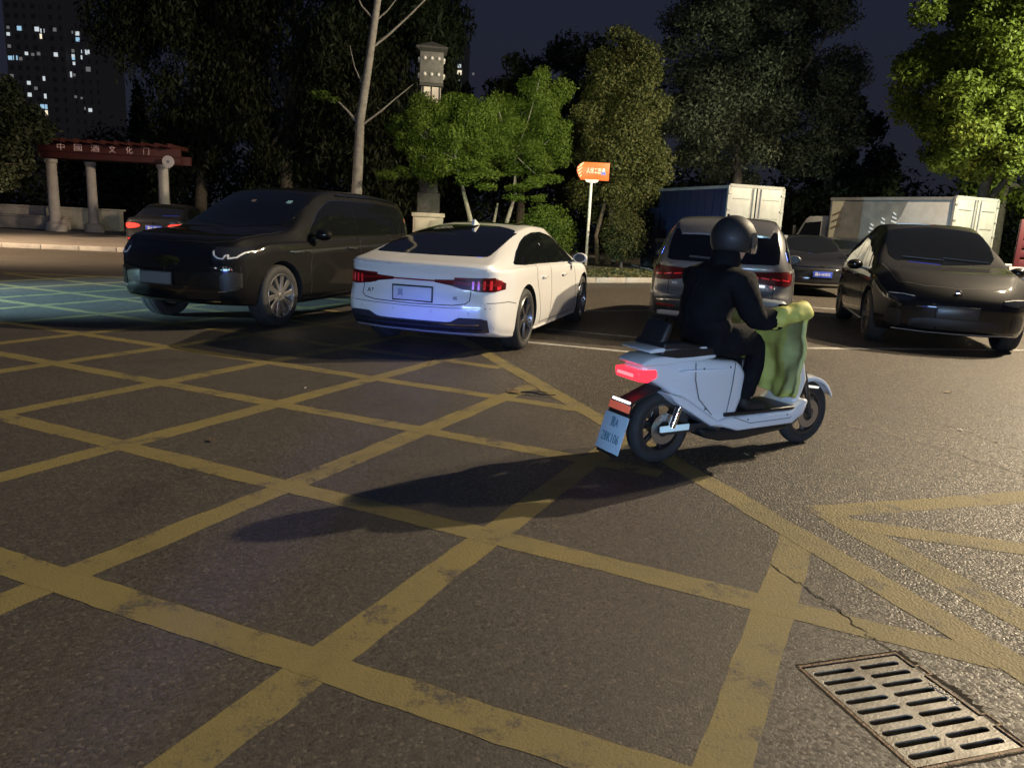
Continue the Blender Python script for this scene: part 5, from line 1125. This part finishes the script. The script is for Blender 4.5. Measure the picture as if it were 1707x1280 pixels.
for i, (a, e) in enumerate((((-.47, 3.08), (-.33, 3.20)), ((-.47, 3.18), (-.33, 3.28)), ((-.40, 3.28), (-.28, 3.35)), ((-.44, 2.98), (-.35, 3.06)), ((-.40, 2.90), (-.33, 2.96)))):
    b = MB(); d = Vector((e[0]-a[0], e[1]-a[1])).normalized(); q = Vector((-d.y, d.x))*.022; A_, E2 = Vector(a), Vector(e); b.prism([tuple(A_+q), tuple(A_-q), tuple(E2-q*.5), tuple(E2+q*.5)], -.0275, -.0258, 'Y'); b.build('stripe', CREAM, bd)
b = MB(); b.prism([(.30, 2.98), (.46, 2.98), (.45, 3.08), (.38, 3.10), (.31, 3.06)], -.0275, -.0258, 'Y'); b.build('emblem', BLUEP, bd)
b = MB(); b.prism([(.33, 3.09), (.42, 3.09), (.43, 3.16), (.38, 3.20), (.34, 3.16)], -.0277, -.0258, 'Y'); b.build('emblem', WHITETXT, bd)

# ------------------------------------------------------------------ lantern column
STONE = grime(mat('pale_stone', (.36, .31, .28), .8), (.22, .19, .17), 3, .7, bump=.3, bscale=30); DARKSTONE = grime(mat('dark_stone', (.040, .036, .036), .8), (.02, .018, .02), 9, .9, bump=.8, bscale=14)
LANT = mat('lantern_panel', (.42, .36, .31), .6, emit=(1, .80, .62), es=.085)
HEADSTONE = grime(mat('head_stone', (.10, .09, .09), .8), (.05, .045, .045), 6, .8, bump=.5, bscale=20)
LC = empty('lantern_column', (-3.24, 27.2, .1), R(8)); tag(LC, 'tall square lantern column with a dark studded head on a stone plinth', 'column')
b = MB(); b.box((0, 0, .72), (1.04, 1.04, 1.30)); b.build('plinth', STONE, LC, bevel=.02)
for sx in (-.26, .26): b = MB(); b.box((sx, -.525, .78), (.40, .03, .96)); b.build('plinth_panel', STONE, LC, bevel=.012)
b = MB(); b.box((0, 0, 1.42), (1.14, 1.14, .14)); b.build('plinth_cap', STONE, LC, bevel=.02)
b = MB(); b.box((0, 0, 1.83), (.78, .78, .68)); b.build('carved_base', DARKSTONE, LC, bevel=.03)
b = MB(); b.box((0, 0, 3.9), (.62, .62, 3.46)); b.build('shaft', DARKSTONE, LC, bevel=.02)
for k in range(4):
    for sx in (-.135, .135):
        b = MB(); c_, s_ = math.cos(k*math.pi/2), math.sin(k*math.pi/2); b.box((sx*c_+.318*s_, sx*s_-.318*c_, 4.25), (.215, .02, 2.72), rz=k*math.pi/2); b.build('lantern_pane', LANT, LC)
b = MB(); b.box((0, 0, 5.68), (.80, .80, .10)); b.build('moulding', DARKSTONE, LC, bevel=.02)
b = MB(); b.box((0, 0, 6.22), (.78, .78, .98)); hd_ = b.build('head_block', HEADSTONE, LC, bevel=.02)
for k in range(4):
    for sx in (-.23, 0, .23):
        for zz in (6.0, 6.5):
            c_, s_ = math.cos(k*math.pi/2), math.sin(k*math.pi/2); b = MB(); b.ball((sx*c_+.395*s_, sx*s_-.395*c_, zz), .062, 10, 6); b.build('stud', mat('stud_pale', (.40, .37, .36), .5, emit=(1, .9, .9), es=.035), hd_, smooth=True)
b = MB(); b.add([(-.40, -.40, 6.71), (.40, -.40, 6.71), (.40, .40, 6.71), (-.40, .40, 6.71), (-.52, -.52, 6.80), (.52, -.52, 6.80), (.52, .52, 6.80), (-.52, .52, 6.80), (-.52, -.52, 6.85), (.52, -.52, 6.85), (.52, .52, 6.85), (-.52, .52, 6.85), (0, 0, 7.1)], [(0, 1, 5, 4), (1, 2, 6, 5), (2, 3, 7, 6), (3, 0, 4, 7), (4, 5, 9, 8), (5, 6, 10, 9), (6, 7, 11, 10), (7, 4, 8, 11), (8, 9, 12), (9, 10, 12), (10, 11, 12), (11, 8, 12), (3, 2, 1, 0)]); b.build('flared_eaves', DARKSTONE, LC)

# ------------------------------------------------------------------ pergola gate at the left
REDP = grime(mat('red_timber', (.065, .013, .012), .6), (.045, .012, .01), 4, .6); COLM = grime(mat('column_plaster', (.40, .36, .34), .8), (.26, .23, .22), 3, .6, bump=.2, bscale=30)
PG = empty('pergola', (-17.2, 32.4, .12), R(4)); tag(PG, 'dark red pergola beam with pale lettering on round columns', 'pergola')
for x, y, w in ((-2.25, 0, .22), (-1.1, .9, .20), (2.25, 0, .23)):
    b = MB(); b.lathe([(w*1.9, 0), (w*1.9, .28), (w*1.6, .34), (w*1.1, .40), (w, .5), (w*.93, 2.75), (w*1.15, 2.8), (w*1.15, 2.92), (0, 2.92)], 20, 'Z', c=(x, y, 0)); b.build('column', COLM, PG, smooth=True)
b = MB(); b.box((.15, -.02, 3.40), (5.7, .20, .36)); bm_ = b.build('sign_beam', REDP, PG, bevel=.015)
b = MB(); b.box((.15, .0, 3.09), (5.7, .30, .24)); b.build('beam', REDP, PG, bevel=.015)
b = MB(); b.box((.15, 1.0, 3.15), (5.8, .24, .36)); b.build('beam', REDP, PG, bevel=.015)
raf = MB(); raf.bar((0, -.55, 0), (0, 1.6, 0), .10, .16); rm = raf.build('rafter', REDP, bevel=.01, mesh_only=True)
for i in range(11): r_o = link('rafter', rm, PG); r_o.location = (-2.6+.53*i, 0, 3.665)
for i, ch in enumerate('中國酒文化门'):
    put_text('sign_lettering', ch, .30, mat('sign_pale_lettering', (.62, .42, .40), .6, emit=(1, .6, .58), es=.05), bm_, Matrix.Translation((-1.75+.68*i, -.122, 3.40)) @ Matrix.Rotation(R(90), 4, 'X'), .004, 1.25 if i < 3 else .95)
RS = MB(); RS.lathe([(0, -.02), (.24, -.02), (.24, .02), (0, .02)], 28, 'Y', c=(0, 0, 0)); rs = RS.build('round_sign', mat('round_sign_white', (.50, .45, .48), .5), smooth=True); rs.location = (-14.5, 32.05, 3.15); tag(rs, 'small round white sign with a grey centre, at the right end of the pergola', 'sign')
b = MB(); b.lathe([(0, -.024), (.06, -.024), (.06, -.02), (0, -.02)], 18, 'Y'); b.build('sign_centre', mat('sign_grey', (.15, .14, .18), .5), rs); b = MB(); b.bar((0, .01, -.22), (0, .01, -3.0), .03); b.build('post', DARKALLOY, rs)
for x, l, lab in ((-3.6, 3.2, 'pale stone block bench left of the pergola columns'), (1.3, .9, 'short pale stone block between the pergola columns'), (3.0, 1.3, 'pale stone block beside the dark saloon tail')):
    b = MB(); b.box((0, 0, .28), (l, .6, .50)); q = b.build('seat_block', STONE, None, bevel=.03); t = MB(); t.box((0, 0, .56), (l+.1, .7, .08)); t.build('seat_slab', STONE, q, bevel=.015)
    q.location = (-17.2+x, 32.9+.07*x, .13); tag(q, lab, 'bench')
b = MB(); b.box((0, 0, .45), (26, .4, .9)); lw = b.build('low_wall', STONE, None, bevel=.02); t = MB(); t.box((0, 0, .94), (26.2, .5, .08)); t.build('wall_coping', STONE, lw, bevel=.015); lw.location = (-31.5, 35.2, .12); lw.rotation_euler = (0, 0, R(3)); tag(lw, 'long low pale wall behind the pergola, running off to the left', 'wall')

# ------------------------------------------------------------------ trucks
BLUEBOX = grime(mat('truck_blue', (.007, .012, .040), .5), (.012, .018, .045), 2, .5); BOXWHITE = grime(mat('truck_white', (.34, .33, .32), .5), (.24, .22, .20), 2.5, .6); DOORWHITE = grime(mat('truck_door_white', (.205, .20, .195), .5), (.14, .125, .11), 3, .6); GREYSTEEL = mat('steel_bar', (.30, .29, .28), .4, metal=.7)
def truck(label, loc, rz, L, Wd, z0, z1, side_m, rear_m, cab_m, ribs=0):
    """local x forward from the rear doors, y to the left"""
    o = empty('box_truck', loc, rz); tag(o, label, 'truck'); w = Wd/2
    b = MB(); b.box((L/2, 0, (z0+z1)/2), (L, Wd, z1-z0)); b.build('cargo_box', side_m, o, bevel=.015)
    for sg in (-1, 1):
        b = MB(); b.box((L/2, sg*(w+.012), z1-.04), (L+.02, .03, .09)); b.build('box_rail', rear_m, o)
        b = MB(); b.box((L/2, sg*(w+.012), z0+.05), (L+.02, .03, .12)); b.build('box_rail', rear_m, o)
        for i in range(ribs): b = MB(); b.box((.35+(L-.6)*i/(ribs-1), sg*(w+.01), (z0+z1)/2), (.045, .02, z1-z0-.2)); b.build('box_rib', side_m, o)
    fr = MB()
    for a, e in (((-w, z0), (-w, z1)), ((w, z0), (w, z1)), ((-w, z1), (w, z1)), ((-w, z0), (w, z0))): fr.bar((-.02, *a), (-.02, *e), .09, .07, up=(1, 0, 0))
    fr.build('door_frame', rear_m, o)
    for sg in (-1, 1):
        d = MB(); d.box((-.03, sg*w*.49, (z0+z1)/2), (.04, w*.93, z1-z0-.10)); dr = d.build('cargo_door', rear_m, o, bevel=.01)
        for zz in (.18, .50, .80):
            h = z1-z0; q = MB(); q.box((-.055, sg*w*.55, z0+h*zz), (.02, w*.60, .022)); q.build('door_ridge', GREYSTEEL, dr)
        q = MB(); q.tube([(-.08, sg*w*.14, z0+.05), (-.08, sg*w*.14, z1-.05)], .018, 8); q.build('lock_rod', GREYSTEEL, dr)
        q = MB(); q.bar((-.085, sg*w*.14, z0+(z1-z0)*.36), (-.085, sg*w*.48, z0+(z1-z0)*.36), .025, .04); q.build('door_handle', GREYSTEEL, dr)
        for zz in (.12, .38, .62, .88): q = MB(); q.box((-.06, sg*(w-.02), z0+(z1-z0)*zz), (.03, .12, .05)); q.build('hinge', GREYSTEEL, dr)
    ch = MB(); ch.box((L/2+.6, 0, z0-.14), (L+1.6, .8, .18)); ch.box((.05, 0, z0-.32), (.10, Wd*.94, .14)); ch.build('chassis', BLACKPLASTIC, o)
    # cab
    cw = w*.93; c0 = L+.12; poly_ = [(c0, .50), (c0+1.55, .50), (c0+1.62, 1.15), (c0+1.42, 1.45), (c0+1.0, 2.05), (c0+.85, 2.15), (c0, 2.18)]
    b = MB(); b.prism(poly_, -cw, cw, 'Y'); cab = b.build('cab', cab_m, o, bevel=.05, seg=3)
    for sg in (-1, 1):
        q = MB(); q.prism([(c0+.25, 1.32), (c0+1.32, 1.32), (c0+.98, 1.92), (c0+.25, 1.98)], sg*(cw-.01)-.012, sg*(cw-.01)+.014, 'Y'); q.build('side_window', DARKGLASS, cab)
        q = MB(); q.box((c0+1.35, sg*(cw+.16), 1.65), (.08, .14, .34)); q.build('door_mirror', BLACKPLASTIC, cab, bevel=.02)
        q = MB(); q.box((c0+.32, sg*(cw+.012), 1.15), (.16, .03, .03)); q.build('door_handle', BLACKPLASTIC, cab)
    q = MB(); q.add([(c0+1.44, -cw*.88, 1.46), (c0+1.44, cw*.88, 1.46), (c0+1.03, cw*.84, 2.05), (c0+1.03, -cw*.84, 2.05)], [(0, 1, 2, 3)]); ws = q.build('windscreen', DARKGLASS, cab)
    md = ws.modifiers.new('s', 'SOLIDIFY'); md.thickness = .02
    for xx in (.75, L+.85):
        for sg in (-1, 1):
            q = MB(); q.lathe([(.19, -.11), (.34, -.11), (.36, -.08), (.36, .08), (.34, .11), (.19, .11)], 28, 'Y', close=True); q.lathe([(0, -.05), (.2, -.05), (.2, .05), (0, .05)], 20, 'Y'); t = q.build('wheel', RUBBER, o, smooth=True); t.location = (xx, sg*(w-.16), .36)
    for sg in (-1, 1): q = MB(); q.box((-.02, sg*w*.75, z0-.30), (.04, .3, .12)); q.build('tail_light', TAILRED, o)
    return o
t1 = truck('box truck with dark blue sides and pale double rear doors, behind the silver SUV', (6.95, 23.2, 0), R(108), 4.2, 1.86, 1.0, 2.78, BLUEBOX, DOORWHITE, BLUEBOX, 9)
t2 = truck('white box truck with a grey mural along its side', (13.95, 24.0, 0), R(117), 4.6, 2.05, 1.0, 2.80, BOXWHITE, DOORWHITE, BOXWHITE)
# mural on the white truck (left side, local +y)
MUR = grime(mat('mural_grey', (.13, .13, .125), .5), (.22, .21, .19), 2.2, .9, detail=8); y_ = 1.025+.004
def decal(poly_, m, off): b = MB(); b.prism(poly_, y_+off, y_+off+.002, 'Y'); return b.build('mural', m, t2)
decal([(1.55, 2.70), (4.35, 2.70), (4.45, 1.5), (3.9, 1.15), (2.6, 1.15), (2.1, 1.75), (1.75, 2.2)], MUR, 0)
decal([(4.0, 2.72), (4.52, 2.72), (4.52, 1.1), (4.36, 1.15), (4.2, 2.2)], mat('mural_cream', (.52, .48, .36), .5), .003)
for i, (x, z) in enumerate(((2.75, 1.75), (2.35, 1.95), (1.95, 2.12))):
    for k in range(3): decal([(x-.10+.03*k, z-.16+.13*k), (x+.12-.02*k, z-.10+.13*k), (x+.13-.02*k, z-.04+.13*k), (x-.09+.03*k, z-.10+.13*k)], WHITETXT, .004+.003*k)
for k in range(3): decal([(4.05, 2.30-.22*k), (4.45, 2.16-.22*k), (4.45, 2.22-.22*k), (4.05, 2.38-.22*k)], mat('mural_brown', (.16, .12, .08), .5), .007+.003*k)
# red stake truck tail at the right edge
REDT = grime(mat('truck_red', (.085, .010, .015), .5), (.05, .008, .01), 4, .6)
rt_ = empty('stake_truck', (12.9, 20.0, 0), R(-18)); tag(rt_, 'dark red stake sided truck tail at the right edge of the car park', 'truck')
for x in (0, .85, 1.7): b = MB(); b.box((x, 0, 1.50), (.12, .12, 1.25)); b.build('stake', REDT, rt_, bevel=.01)
for i in range(5): b = MB(); b.box((.85, .02, 1.02+.24*i), (1.6, .05, .19)); b.build('side_board', REDT, rt_, bevel=.01)
b = MB(); b.box((.9, 1.6, .86), (2.1, 3.4, .12)); b.build('load_bed', mat('bed_pale', (.5, .47, .47), .5), rt_, bevel=.01)
b = MB(); b.box((.9, .15, .62), (1.9, .2, .2)); b.build('rear_bumper', GREYSTEEL, rt_, bevel=.01)
for xx in (.2, 1.6): b = MB(); b.lathe([(.16, -.11), (.36, -.11), (.38, -.08), (.38, .08), (.36, .11), (.16, .11)], 24, 'X', close=True); q = b.build('wheel', RUBBER, rt_, smooth=True); q.location = (xx, 1.0, .38)

# ------------------------------------------------------------------ far towers with lit windows
TOWER = mat('tower_wall', (.055, .05, .05), .85, emit=(.9, .85, .95), es=.006); PANE = mat('tower_pane', (.035, .035, .035), .6, emit=(.9, .85, .95), es=.003)
LITS = [mat('window_lit_white', (.5, .5, .5), .5, emit=(.86, .95, 1), es=.62), mat('window_lit_cyan', (.4, .5, .6), .5, emit=(.45, .75, 1), es=.65), mat('window_lit_warm', (.5, .45, .35), .5, emit=(1, .86, .62), es=1.0), mat('window_lit_dim', (.3, .3, .3), .5, emit=(.75, .72, .72), es=.16)]
def tower(label, x0, x1, y, h, depth, wins, seed):
    o = empty('tower_block', ((x0+x1)/2, y, 0)); tag(o, label, 'building'); w = x1-x0
    b = MB(); b.box((0, depth/2, h/2), (w, depth, h)); b.box((0, depth/2, h+.7), (w*.9, depth*.9, 1.4)); b.build('wall', TOWER, o)
    nx_ = max(4, int(w/2.6)); nz_ = int(h/3); pb = MB()
    for i in range(nx_):
        for k in range(nz_): pb.box((-w/2+(i+.5)*w/nx_, -.03, 1.8+3*k), (1.3, .12, 1.4))
    q = pb.build('dark_windows', PANE, o); q['kind'] = 'stuff'
    sl = MB()
    for k in range(0, nz_): sl.box((0, -.12, 3*k+.4), (w+.1, .3, .18))
    q = sl.build('floor_slabs', TOWER, o); q['kind'] = 'stuff'
    for i in range(4): b = MB(); b.box((-w/2+w*(i+.5)/4+.6, -.35, h/2), (.5, .7, h)); b.build('pilaster', TOWER, o)
    meshes = []
    for m in LITS: b = MB(); b.box((0, 0, 0), (1.15, .2, 1.15)); meshes.append(b.build('window', m, mesh_only=True))
    for (x, z, k, s) in wins: c = link('window', meshes[k], o); c.location = (x-(x0+x1)/2, -.28, z); c.scale = (s, 1, s)
tower('taller far tower with many lit windows at the left edge', -162, -143.5, 250, 66, 16, T1W, 1)
tower('shorter far tower with lit windows right of the taller one', -143.0, -133.6, 252, 54.6, 14, T2W, 2)
tower('far dark tower with a few lit windows behind the lantern column', -30.2, -19.6, 260, 57.5, 12, T3W, 3)
